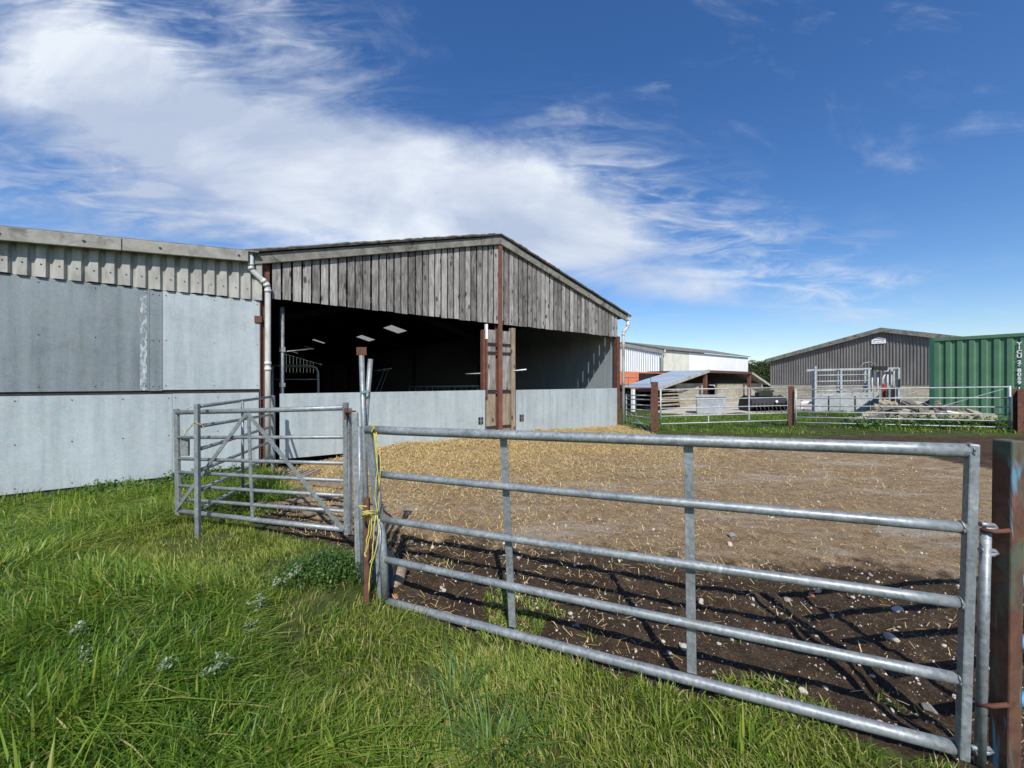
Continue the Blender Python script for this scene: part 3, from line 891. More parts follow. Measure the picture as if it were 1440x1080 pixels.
    # sheeted half-height doors
    for x0, x1, n in ((.25, 4.985, 2), (6.03, 10.54, 2)):
        m = LB(FB); zb0, zb1 = (.10, .05)
        xm = x0 + (x1 - x0) * .7
        m.hexa([(x0, -.03, zb0), (xm, -.03, zb1), (xm, -.005, zb1), (x0, -.005, zb0), (x0, -.03, 1.37), (xm, -.03, 1.375), (xm, -.005, 1.375), (x0, -.005, 1.37)])
        m.hexa([(xm, -.034, zb1), (x1, -.034, zb1), (x1, -.009, zb1), (xm, -.009, zb1), (xm, -.034, 1.375), (x1, -.034, 1.38), (x1, -.009, 1.38), (xm, -.009, 1.375)])
        d = m.build('sheet_door', M['sheet_pale'], b)
        lx = x1 - .22 if x0 < 1 else x0 + .12
        m = LB(FB); m.box(lx, lx + .15, -.042, -.036, .47, .66); m.build('latch_plate', M['black'], d)
        m = LB(FB); m.box(lx + .06, lx + .085, -.055, -.043, .47, .66); m.box(lx, lx + .15, -.052, -.046, .56, .575); m.build('latch_bar', M['galv'], d)
    # downpipes with their hoppers and swan necks
    def pipe(path, name='downpipe', r=.05):
        m = LB(FB); m.tube(path, r, 14); o = m.build(name, M['white_pipe'], b)
        for p, q in zip(path[:-1], path[1:]):
            t = (Vector(q) - Vector(p)).normalized()
            for c in ([Vector(q) - t * .05] if Vector(q).z > 1 else []) + ([Vector(p) + t * .06] if (Vector(q) - Vector(p)).length > .5 else []):
                m = LB(FB); m.tube([c - t * .03, c + t * .03], r * 1.15, 14); m.build('pipe_collar', M['white_pipe'], o)
        return o
    pipe([(-.22, -.10, 3.98), (-.22, -.10, 3.72), (-.19, -.10, 3.66), (.02, -.10, 3.46), (.05, -.10, 3.38), (.05, -.10, 1.9), (.05, -.10, .06)])
    pipe([(11.12, -.06, 3.86), (11.12, -.06, 3.62), (11.08, -.06, 3.56), (10.90, -.06, 3.42), (10.86, -.06, 3.36), (10.86, -.06, .05)], r=.055)
    for u0 in (-.33, 11.02):
        m = LB(FB); n = 14; v0, v1 = -.13, L
        for k in range(7):
            pass
        prof = [(u0 + .11 + .11 * math.cos(a), 4.02 - .10 * math.sin(a)) for a in [math.pi * k / 6 for k in range(7)]]
        inner = [(u0 + .11 + .095 * math.cos(a), 4.02 - .085 * math.sin(a)) for a in [math.pi * (6 - k) / 6 for k in range(7)]]
        m.prism([(p, v0, z) for p, z in prof + inner], (0, 1, 0), L)
        m.prism([(p, v0 - .006, z) for p, z in prof], (0, 1, 0), .02)
        m.build('gutter', M['mossedge'] if u0 < 0 else M['cement'], b)
    # floodlight-like outlet box at the right eaves
    m = LB(FB); m.box(11.05, 11.19, -.13, -.0, 3.84, 3.94); m.build('gutter_outlet', M['white_pipe'], b)
    # door slam post inside the left jamb
    m = LB(FB); m.tube([(.32, .25, .0), (.32, .25, 3.1)], .04, 8); m.tube([(.32, .25, 2.2), (.95, .6, 2.32)], .016, 6); m.box(.27, .37, .2, .3, 2.2, 2.3); m.box(.27, .37, .2, .3, 1.5, 1.58); m.build('slam_post', M['galv_rust'], b)
    return b


M['mossedge'] = mottled('mossy_sheet_edge', (.05, .05, .042), (.16, .155, .125), 14, .95, 0, .5, spec=.1)
barn = main_barn()


# things inside the barn
def inside():
    r = thing('feed_rail', 'pale tubular rail with a rounded corner inside the dark barn', 'rail', tuple(P(420, 537, 12.2).xy) + (0,))
    d = 12.2
    m = MB(); m.tube([P(380, 514, d), P(438, 515, d), P(444, 517, d), P(447, 522, d), P(447.5, 537, d), P(447.5, 600, d)], .035, 8); m.build('top_rail', M['white_paint'], r)
    m = MB(); m.tube([P(380, 533.5, d), P(447, 533.5, d)], .018, 6); m.build('lower_rail', M['white_paint'], r)
    m = MB(); m.tube([P(383, 514, d), P(383, 605, d)], .03, 6); m.build('post', M['white_paint'], r)
    d = 13.5
    r = thing('feed_barrier', 'dark tubular feed barrier behind the left sheet door', 'barrier', tuple(P(620, 537, d).xy) + (0,))
    m = MB(); m.tube([P(574, 544, d), P(674, 543, d)], .03, 8); m.build('top_rail', M['galv_rust'], r)
    for k in range(13):
        m = MB(); x = 576 + k * 8; m.tube([P(x, 544, d), P(x, 598, d)], .016, 6); m.build('upright', M['galv_rust'], r)
    d = 14
    r = thing('hurdle', 'thin galvanised bar on slanting struts deep in the barn', 'hurdle', tuple(P(540, 537, d).xy) + (0,))
    m = MB(); m.tube([P(522, 522, d), P(551, 518, d)], .02, 6); m.build('top_rail', M['galv_far'], r)
    for a, c in ((541, 528), (546, 534)):
        m = MB(); m.tube([P(a, 519.5, d), P(c, 552, d), P(c - 4, 598, d)], .016, 6); m.build('strut', M['galv_rust'], r)
    r = MB().tube([P(655, 526, 11.2), P(677, 525, 10.9)], .016, 6).build('pipe_bar', M['galv_far'], None, P(677, 525, 10.9)); tag(r, 'short pale bar sticking out left of the centre column', 'bar')
    r = MB().tube([P(722, 521.5, 10.9), P(740, 519.5, 10.7)], .018, 6).build('pipe_bar', M['white_paint'], None, P(722, 521, 10.9)); tag(r, 'short white bar sticking out right of the centre column', 'bar')


inside()


# ------------------------------------------------------------------ metal-clad lean-to on the left
def lean_to():
    b = thing('sheeted_shed', 'lean-to shed walled in flat galvanised sheets under a ribbed grey strip', 'shed', tuple(bl(-4, 0)), RZ)
    U0 = -8.0
    store = []
    def bolt(par, x, y, z, r):             # one bolt head, copied to every place
        if not store:
            m = LB(FB); m.tube([(-4, 0, 0), (-4, -.006, 0)], 1.0, 8); o = m.build('bolt', M['dark'], par); store.append(o)
        else:
            o = store[0].copy(); C.objects.link(o); o.parent = par
        o.location = (x + 4, y, z); o.scale = (r, 1, r)
    def sheet_(x0, x1, z0, z1, y, mat):
        m = LB(FB); m.box(x0, x1, y - .012, y, z0, z1); o = m.build('steel_sheet', M[mat], b)
        n = max(1, int((x1 - x0) / .55))
        for z in (z0 + .07, (z0 + z1) / 2, z1 - .07):
            for k in range(n + 1):
                x = x0 + .04 + (x1 - x0 - .08) * k / n
                if x > -4.2: bolt(o, x, y - .0125, z, .008)
        return o
    o = sheet_(U0, -1.60, 1.455, 3.13, -.012, 'sheet_dark')
    m = LB(FB); m.box(-1.71, -1.63, -.028, -.0245, 1.46, 3.12); m.build('scratched_overlap', M['scratch'], o)
    sheet_(-1.596, -1.44, 1.45, 3.12, -.018, 'sheet_dark')
    sheet_(-1.436, -.075, 1.465, 3.125, -.013, 'sheet_pale')
    sheet_(U0, -1.32, .0, 1.395, -.014, 'sheet_pale')
    sheet_(-1.316, -.09, .03, 1.40, -.01, 'sheet_pale')
    m = LB(FB); m.hexa([(U0, .0, -.1), (-.03, .0, -.1), (-.03, .05, -.1), (U0, .05, -.1), (U0, .0, 3.2), (-.03, .0, 3.88), (-.03, .05, 3.88), (U0, .05, 3.2)]); m.build('shade_backing', M['dark'], b)  # dark sheet standing in for the shadow behind and below the steel sheets
    m = LB(FB); m.box(-.075, -.055, -.03, .0, .03, 3.1); m.build('edge_post', M['rust'], b)
    m = LB(FB); m.box(-.16, -.045, -.055, -.02, 2.72, 2.84); m.build('hinge_bracket', M['redox'], b)
    # ribbed fibre-cement strip
    m = LB(FB); pts = []; u = U0
    while u < -.03:
        w = .178 + R.uniform(-.002, .002)
        pts += [(u, -.012), (u + .035, -.06), (u + w * .70, -.06), (u + w * .80, -.012)]; u += w
    zt = lambda u: 3.93 + .08 * u
    vs = []; fs = []
    for i, (a, y) in enumerate(pts):
        a = min(a, -.02)
        vs += [(a, y, 3.135 + (.012 if int(i / 4) % 7 > 3 else 0)), (a, y, zt(a))]
    for i in range(len(pts) - 1): fs.append((2 * i, 2 * i + 2, 2 * i + 3, 2 * i + 1))
    m.add(vs, fs); o = m.build('ribbed_cladding', M['cement_pale'], b)
    u = U0
    while u < -.2:
        if u > -4: bolt(o, u + .08, -.0605, 3.32, .010)
        u += .178
    for a, c in ((U0, -1.9), (-1.89, -.26)):
        m = LB(FB); z = lambda u: 4.01 + .085 * u
        m.hexa([(a, -.21, z(a) - .19), (c, -.21, z(c) - .19), (c, -.16, z(c) - .19), (a, -.16, z(a) - .19), (a, -.21, z(a)), (c, -.21, z(c)), (c, -.16, z(c)), (a, -.16, z(a))])
        o = m.build('verge_board', M['cement_mid'], b, bevel=.008)
        for k in ([-3.1, -2.3] if a < -2 else [-1.45, -.4]):
            bolt(o, k, -.211, z(k) - .10, .02)
    m = LB(FB); z = lambda u: 4.0 + .085 * u
    m.hexa([(U0, -.19, z(U0) + .003), (-.1, -.19, z(-.1) + .003), (-.1, 8, z(-.1) + .003), (U0, 8, z(U0) + .003), (U0, -.19, z(U0) + .03), (-.1, -.19, z(-.1) + .03), (-.1, 8, z(-.1) + .03), (U0, 8, z(U0) + .03)])
    m.build('roof', M['cement'], b)


M['scratch'] = mottled('scratched_zinc', (.17, .20, .215), (.50, .54, .56), 9, .6, .1, 0, stretch=(3, 3, 1.1), lo=.44, hi=.66)
lean_to()


# ------------------------------------------------------------------ front gate
def lerp(a, b, t): return a + (b - a) * t


def front_gate():
    DL, DR = 2.78, 1.60
    g = thing('field_gate', 'big galvanised five rail field gate tied with yellow twine across the foreground', 'gate', (GATE_L[0], GATE_L[1], 0))
    left = [(524, 605, 2.755), (531, 667, 2.76), (537, 730, 2.77), (543, 787, 2.78), (545, 846, 2.79)]
    right = [(1368, 634, 1.605), (1357, 742, 1.60), (1354, 848, 1.60), (1351, 955, 1.60), (1350, 1053, 1.60)]
    rads = [.0295, .0235, .0235, .0235, .0265]
    for i, (l, r, q) in enumerate(zip(left, right, rads)):
        a, c = P(*l), P(*r); n = 14
        sag = [0, .004, .006, .004, .003][i]
        pts = [lerp(a, c, k / n) - Vector((0, 0, sag * math.sin(math.pi * k / n))) for k in range(n + 1)]
        if i == 0: pts[0] = P(516, 604, 2.765)
        rl = MB().tube(pts, q, 14).build('rail', M['galv'], g)
        e = (pts[-1] - pts[-2]).normalized(); m = MB()
        nb = 14; sd = Vector((e.y, -e.x, 0)).normalized(); u2 = e.cross(sd)
        m.tube([pts[-1] - e * .012 + (sd * math.cos(6.2832 * k / nb) + u2 * math.sin(6.2832 * k / nb)) * (q + R.uniform(.0005, .0025)) + e * R.uniform(-.002, .002) for k in range(nb + 1)], [R.uniform(.003, .0048) for _ in range(nb + 1)], 6)
        m.build('weld_bead', M['galv_rust'], rl)
    ax = (P(*right[2]) - P(*left[2])).normalized(); nrm = Vector((ax.y, -ax.x, 0)).normalized()
    # flat uprights behind the rails
    for (t0, b0) in (((706, 612, 2.41), (719, 884, 2.40)), ((968, 622, 2.005), (973, 950, 1.995))):
        a, c = P(*t0), P(*b0); off = nrm * -.020
        MB().beam(a + off, c + off, .046, .012, ax).build('upright', M['galv'], g, bevel=.002)
    # end stiles
    a, c = P(518, 600, 2.765), P(541, 842, 2.80)
    MB().beam(a, P(534, 735, 2.78), .058, .04, ax).build('stile', M['galv'], g, bevel=.006)
    MB().tube([P(534, 728, 2.775), P(540, 790, 2.785), P(542, 846, 2.80)], .029, 12).build('stile_foot', M['galv'], g)
    a, c = P(1367, 624, 1.60), P(1353, 1066, 1.585)
    MB().beam(a, c, .034, .040, ax).build('stile', M['galv'], g, bevel=.006)
    # hinge ride on the right
    for (py, x0, x1, d) in ((738, 1378, 1400, 1.59), (774, 1378, 1401, 1.59), (1052, 1364, 1394, 1.59)):
        MB().tube([P(x0, py - 1, d), P((x0 + x1) / 2, py, d), P(x1 - 3, py + 1, d), P(x1, py + 3, d), P(x1 - 6, py + 6, d), P(x0 + 6, py + 6, d)], .010, 8).build('hinge_eye', M['galv'], g)
    MB().tube([P(1386, 745, 1.59), P(1378, 1075, 1.585)], .017, 10).build('hinge_rod', M['galv'], g)
    return g


front_gate()


def right_post():
    d = 1.57; t = P(1413, 640, d)
    g = thing('gate_post', 'square rusty steel gate post with blue paint traces at the right edge', 'post', (t.x + .03, d, 0))
    lean = Vector((-.014, 0, 0))
    base = Vector((t.x + .013, d + .012, -.08)); top = Vector((t.x + .031, d + .012, 1.362))
    side = Vector((math.cos(.10), math.sin(.10), 0))
    MB().beam(base, top, .062, .064, side).build('post', M['blue_rust'], g, bevel=.006)
    for py, x0, x1 in ((745, 1378, 1420), (990, 1372, 1418)):
        MB().tube([P(x0, py, 1.59), P((x0 + x1) / 2, py + 3, 1.56), P(x1, py + 1, 1.545)], .009, 8).build('hinge_bracket', M['rust'], g)
    # blue gate hung beyond the post
    b = thing('blue_gate', 'blue painted tubular gate just beyond the rusty post at the right edge', 'gate', (2.05, 1.72, 0))
    for z in (1.30, 1.02, .76, .50, .26):
        MB().tube([(2.115, 1.62, z), (2.35, 1.66, z), (4.6, 1.95, z)], .024, 12).build('rail', M['blue'], b)
    MB().beam((2.30, 1.645, .16), (2.30, 1.645, 1.34), .035, .05).build('stile', M['blue'], b)
    MB().beam((4.6, 1.95, .16), (4.6, 1.95, 1.34), .05, .05).build('stile', M['blue'], b)


right_post()


# ------------------------------------------------------------------ bundle of posts and pipes at the tied end
def bundle():
    gz = 0
    def foot(px, py, d): p = P(px, py, d); return p
    g = thing('channel_post', 'galvanised channel gate post carrying the open left gate', 'post', tuple(P(503, 800, 3.25).xy) + (0,))
    a, c = P(499, 580, 3.2), P(505, 815, 3.14)
    MB().beam(a, c, .05, .035, (1, .2, 0)).build('post', M['galv'], g, bevel=.004)
    MB().tube([P(487, 581, 3.6), P(490, 579, 3.42), P(499, 580, 3.24)], .016, 8).build('hinge_bracket', M['rust'], g)
    MB().beam(P(487, 574, 3.58), P(487, 590, 3.58), .03, .03).build('hinge_pin', M['rust'], g)
    g = thing('pipe_post', 'tall thin steel pipe with a rusty plate on its top', 'post', tuple(P(516, 850, 2.9).xy) + (0,))
    MB().tube([P(508.5, 500, 2.95), P(512, 620, 2.93), P(519, 835, 2.86)], .019, 10).build('pipe', M['galv'], g)
    MB().beam(P(501.5, 494, 2.95), P(515.5, 494, 2.95), .012, .062, (0, 1, 0)).build('top_plate', M['rust'], g, bevel=.002)
    MB().beam(P(508, 498, 2.945), P(508, 507, 2.945), .03, .02).build('plate_lug', M['rust'], g)
    o = MB().tube([P(521, 505, 3.0), P(516, 570, 2.98), P(508, 700, 2.99), P(511, 822, 3.02)], .019, 10).build('leaning_pipe', M['galv_rust'], None, P(511, 822, 3.02)); tag(o, 'slightly leaning galvanised pipe tied to the rusty topped pipe', 'pipe')
    o = MB().tube([P(505, 600, 3.08), P(507, 720, 3.06), P(511, 815, 3.03)], .017, 8).build('short_pipe', M['galv'], None, P(511, 815, 3.03)); tag(o, 'shorter galvanised pipe at the back of the bundle', 'pipe')
    o = MB().beam(P(516, 700, 2.83), P(516.5, 850, 2.75), .035, .03).beam(P(516.5, 850, 2.75), P(520, 872, 2.68), .03, .025).build('rusty_stake', M['rust'], None, P(516, 850, 2.75)); tag(o, 'short rust brown stake behind the hanging yellow twine', 'stake')
    o = MB().beam(P(528, 640, 2.88), P(536, 842, 2.86), .05, .03, (1, .1, 0)).build('flat_bar', M['galv'], None, P(536, 842, 2.86)); tag(o, 'flat galvanised bar standing just behind the tied gate end', 'bar')
    # dark plate and log end lying behind
    o = MB().hexa([P(524, 838, 3.0), P(552, 830, 2.95), P(558, 822, 3.15), P(530, 828, 3.2), P(526, 760, 3.0), P(553, 790, 2.95), P(559, 786, 3.15), P(532, 756, 3.2)]).build('metal_plate', M['bluegrey'], None, P(535, 835, 3.0)); tag(o, 'dull blue grey metal trough end standing behind the tied gate end', 'trough')
    o = MB().tube([P(556, 835, 2.98), P(560, 815, 3.05), P(567, 794, 3.15)], [.045, .05, .042], 9).build('log', M['timber_warm'], None, P(556, 835, 2.98)); tag(o, 'short broken timber end leaning beside the tied gate end', 'timber')
    # twine
    def rope(name, pts, r, label, mat='rope', extra=()):
        m = MB()
        for ps in [pts, *extra]:
            q = []
            for a, c in zip(ps[:-1], ps[1:]):
                for k in range(4): q.append(P(*a).lerp(P(*c), k / 4) + Vector((R.uniform(-.003, .003), R.uniform(-.003, .003), R.uniform(-.003, .003))))
            q.append(P(*ps[-1])); m.tube(q, r * .72, 6)
        o = m.build(name, M[mat], None, P(*pts[0])); tag(o, label, 'twine')
    d = 2.72
    def ring(cx, cy, rx, ry, d0, dd, n=12, turns=1, slip=0):
        return [(cx + rx * math.cos(6.2832 * k / n), cy + ry * math.sin(6.2832 * k / n) + slip * k / n, d0 + dd * math.sin(6.2832 * k / n + .6)) for k in range(int(n * turns) + 1)]
    rope('twine', ring(527, 604, 4, 7.5, 2.74, .045, turns=3, slip=2), .0045, 'yellow twine tied round the top rail of the front gate and hanging down',
         extra=[[(528, 608, 2.72), (530, 640, 2.70), (534, 690, 2.71), (532, 715, 2.70), (529, 728, 2.71)], [(526, 608, 2.72), (531, 660, 2.70), (527, 700, 2.7), (531, 722, 2.7)], [(529, 608, 2.71), (536, 650, 2.7), (533, 690, 2.7)]])
    rope('twine', ring(523, 721, 14, 4.5, 2.76, .14, turns=3.5, slip=2), .0055, 'bunched yellow twine looped round the bundle and gate end, trailing to the ground',
         extra=[[(510, 716, 2.70), (504, 711, 2.69), (516, 712, 2.69)], [(520, 726, 2.68), (519, 745, 2.68), (516, 760, 2.68), (514, 780, 2.69)], [(522, 726, 2.68), (522, 745, 2.67), (517, 770, 2.68), (514, 779, 2.69)],
                [(531, 725, 2.68), (533, 750, 2.67), (527, 778, 2.67), (521, 800, 2.67), (518, 835, 2.66)], [(528, 725, 2.68), (525, 760, 2.67), (523, 785, 2.67), (520, 792, 2.67)], [(513, 777, 2.68), (515, 783, 2.68), (512, 781, 2.68)]])
    rope('teal_twine', ring(514, 551, 6, 2, 2.96, .05, turns=2, slip=1.5), .004, 'teal twine binding the two tall pipes together', 'teal_rope')
    rope('twine', [(255, 582, 4.28), (262, 576, 4.18), (272, 571, 4.04)], .004, 'yellow twine tied round the left end of the open gate', extra=[[(259, 613, 4.2), (264, 604, 4.15), (271, 598, 4.05)], [(258, 600, 4.2), (261, 610, 4.15), (270, 598, 4.05), (275, 592, 3.96)], [(275, 594, 3.96), (284, 598, 3.98), (291, 606, 4.0)]])


M['bluegrey'] = mottled('blue_grey_metal', (.07, .085, .10), (.13, .15, .17), 8, .6, .2, .1)
bundle()


# ------------------------------------------------------------------ open gate at the left and the hurdle behind it
def open_gate():
    g = thing('field_gate', 'galvanised seven rail gate with braces standing open on the left', 'gate', tuple(P(370, 735, 4.0).xy) + (0,))
    L = [(250, 580), (251, 615), (252, 645), (253, 664), (253, 683), (253.5, 702), (254, 719)]
    Rr = [(484, 573.5), (486, 614.5), (487, 651.5), (488, 676), (488, 697), (488, 719), (489, 745)]
    DL, DR = 4.36, 3.66
    for i, (l, r) in enumerate(zip(L, Rr)):
        MB().tube([P(*l, DL), P((l[0] + r[0]) / 2, (l[1] + r[1]) / 2 * 1.0 + .4, F * 0 + 1 / ((1 / DL + 1 / DR) / 2)), P(*r, DR)], .026 if i in (0, 6) else .0185, 10).build('rail', M['galv'], g)
    ax = (P(486, 650, DR) - P(252, 650, DL)).normalized()
    MB().beam(P(248, 575, 4.37), P(251, 724, 4.37), .065, .03, ax).build('stile', M['galv_rust'], g, bevel=.003)
    MB().beam(P(486, 566, DR - .01), P(488, 752, DR), .05, .03, ax).build('stile', M['galv'], g, bevel=.003)
    MB().beam(P(492, 574, DR - .05), P(493, 750, DR - .04), .012, .04, ax).build('latch_bar', M['galv_rust'], g)
    dm = 4.0
    nrm = Vector((ax.y, -ax.x, 0)) * .026
    MB().beam(P(350, 578, 4.02) + nrm * .2, P(356, 732, 4.02) + nrm * .2, .04, .010, ax).build('upright', M['galv'], g)
    MB().beam(P(349, 582, 4.02) + nrm, P(251, 716, 4.37) + nrm, .04, .009, ax.cross(Vector((0, 0, 1))).cross((P(349, 582, 4.0) - P(251, 716, 4.37)).normalized())).build('brace', M['galv'], g)
    MB().beam(P(352, 582, 4.02) + nrm, P(486, 744, DR) + nrm, .04, .009, ax.cross(Vector((0, 0, 1))).cross((P(352, 582, 4.0) - P(486, 744, DR)).normalized())).build('brace', M['galv'], g)
    # post and hurdle behind
    p = MB().beam(P(277, 568, 4.02), P(278.5, 757, 4.02), .042, .042, (1, 0, 0)).build('square_post', M['galv'], None, P(278.5, 753, 4.02), bevel=.004); tag(p, 'square galvanised post standing in the grass behind the open gate', 'post')
    h = thing('field_gate', 'plain galvanised gate running from the square post to the barn corner', 'gate', tuple(P(300, 700, 5).xy) + (0,))
    ys = [(571, 558), (599, 583), (631, 600), (661, 620.5), (689, 641), (716, 663)]
    for a, c in ys: MB().tube([P(282, a, 4.06), P(382, c, 7.0)], .021, 10).build('rail', M['galv'], h)
    MB().tube([P(341, 564, 5.25), P(341.5, 690, 5.25)], .018, 8).build('upright', M['galv'], h)
    MB().beam(P(384, 556, 7.02), P(384, 668, 7.02), .05, .05).build('stile', M['galv'], h)
    o = MB().box(-.04, .04, -.015, .015, -.11, .11); o.v = [tuple(Vector(v) + P(252 + 5.5, 628, 4.34) + Vector((0, .03, 0))) for v in o.v]
    tag(o.build('latch_plate', M['galv_rust'], None, P(258, 628, 4.34)), 'small dull metal plate behind the left end of the open gate', 'plate')
    # scattered boards and timber on the ground by the pipe
    k = 0
    for px, py, d, a, L_, lab in ((425, 700, 5.1, .35, 1.1, 'long pale timber lying on the ground behind the open gate'), (455, 680, 5.9, -.4, .9, 'pale board lying nearest the straw behind the open gate'), (395, 688, 5.7, .1, .8, 'grey board beside the foot of the white downpipe'), (470, 712, 4.8, .75, .7, 'short weathered board beside the open gate hinge post')):
        c = P(px, py, d); z = float(height(np.array([c.x]), np.array([c.y]))[0]) + .035
        v = Vector((math.cos(a), math.sin(a), .02)) * L_ / 2; c = Vector((c.x, c.y, z))
        tag(MB().beam(c - v, c + v, .12, .035).build('loose_board', M['timber_warm'], None, c, bevel=.004), lab, 'board')
    # drain grating lying by the pipe foot
    c = P(400, 668, 6.35); z = float(height(np.array([c.x]), np.array([c.y]))[0])
    m = MB()
    for k in range(7): m.beam((c.x - .28 + k * .09, c.y - .22 + k * .03, z + .06), (c.x - .18 + k * .09, c.y + .28 + k * .03, z + .10), .04, .05)
    tag(m.build('slatted_pallet', M['timber_warm'], None, (c.x, c.y, z)), 'weathered slatted pallet piece leaning at the foot of the white downpipe', 'pallet')


open_gate()


# ------------------------------------------------------------------ far gates and posts
def far_gate(label, lt, lb, rt, rb, dl, dr, ys, uprights, braces=()):
    g = thing('field_gate', label, 'gate', tuple(P((lt[0] + rt[0]) / 2, 600, (dl + dr) / 2).xy) + (0,))
    A0, A1, B0, B1 = P(*lt, dl), P(*lb, dl), P(*rt, dr), P(*rb, dr)
    for t in ys: MB().tube([A0.lerp(A1, t), B0.lerp(B1, t)], .019, 8).build('rail', M['galv_far'], g)
    MB().tube([A0 + Vector((0, 0, .03)), A1 - Vector((0, 0, .03))], .027, 8).build('stile', M['galv_far'], g)
    MB().tube([B0 + Vector((0, 0, .03)), B1 - Vector((0, 0, .03))], .027, 8).build('stile', M['galv_far'], g)
    for s, t0, t1 in uprights:
        MB().beam(A0.lerp(B0, s).lerp(A1.lerp(B1, s), t0), A0.lerp(B0, s).lerp(A1.lerp(B1, s), t1), .045, .01, (B0 - A0)).build('upright', M['galv_far'], g)
    for s0, t0, s1, t1 in braces:
        MB().beam(A0.lerp(B0, s0).lerp(A1.lerp(B1, s0), t0) + Vector((0, .03, 0)), A0.lerp(B0, s1).lerp(A1.lerp(B1, s1), t1) + Vector((0, .03, 0)), .04, .01).build('brace', M['galv_far'], g)
    return g


far_gate('five rail galvanised gate between the two far rusty posts before the water tank', (929, 548), (929, 596), (1108, 545), (1108, 591), 12.5, 13.4, [0, .3, .55, .78, 1], [(.36, .78, 1.0), (.68, 0, .95)])
far_gate('long galvanised gate with crossed braces in front of the stone heap and green container', (1119, 548), (1119, 594), (1420, 544), (1420, 601), 13.2, 10.9, [0, .27, .50, .68, .84, 1], [(.53, .0, .30)], [(.48, .3, .68, -.0), (.53, .0, .80, .9), (.72, .5, .98, .05)])
far_gate('narrow galvanised gate angled between the barn corner and the first far post', (881, 556), (881, 602), (916, 556), (916, 606), 14.2, 12.6, [0, .12, .28, .42, .62, .82, 1], [(.4, 0, 1)], [(.2, .55, .95, 1.0), (.55, 1, .2, .85)])


def rust_post(label, px, pt, pb, d, w):
    a, c = P(px, pt, d), P(px, pb, d)
    g = thing('steel_post', label, 'post', (c.x, c.y, c.z), 0, 'rusty posts of the far gates')
    # an I-section
    s = Vector((.90, -.43, 0)); n = Vector((.43, .90, 0))
    m = MB()
    m.beam(c - n * w * .45 - Vector((0, 0, .1)), a - n * w * .45, w, .014, s); m.beam(c + n * w * .45 - Vector((0, 0, .1)), a + n * w * .45, w, .014, s)
    m.beam(c - Vector((0, 0, .1)), a - Vector((0, 0, .002)), w * .8, .012, n)
    m.build('post', M['rust'], g)
    m = MB(); m.tube([c - n * w * .5 + Vector((0, 0, .4)), c - n * w * .8 + Vector((w * .7, 0, .4))], .014, 6); m.build('hinge', M['rust'], g)
    return g


rust_post('rusty steel post beside the narrow angled gate, leftmost of the far posts', 920.5, 537, 607, 12.5, .20)
rust_post('rusty steel post between the five rail gate and the long braced gate', 1112, 543, 601, 13.4, .17)
rust_post('thick rusty steel post in front of the green container at the right edge', 1435, 547, 614, 10.6, .20)
o = MB().tube([P(877, 531, 13.6), P(915, 531.5, 12.9)], .006, 5).tube([P(877, 541, 13.6), P(915, 541.5, 12.9)], .006, 5).tube([P(883.5, 531, 13.5), P(883.5, 556, 13.5)], .008, 5).tube([P(915, 529, 12.9), P(915, 540, 12.9)], .008, 5).build('wire_panel', M['dark'], None, P(895, 545, 13.2))
tag(o, 'thin dark wire frame above the narrow angled gate', 'wire frame')


# ------------------------------------------------------------------ white shed, orange roof, open shed
def corr(m, x0, x1, z0, ztop, y, pitch, depth, vec=(1, 0, 0)):
    # trapezoid-ribbed sheet standing in the local x-z plane
    vs = []; fs = []; x = x0; prof = []
    while x < x1 - 1e-6:
        for q, yy in ((0, 0), (.18, -depth), (.5, -depth), (.68, 0)):
            if x + q * pitch <= x1: prof.append((x + q * pitch, y + yy))
        x += pitch
    prof.append((x1, y))
    for a, yy in prof: vs += [(a, yy, z0), (a, yy, ztop(a))]
    for i in range(len(prof) - 1): fs.append((2 * i, 2 * i + 2, 2 * i + 3, 2 * i + 1))
    m.add(vs, fs)


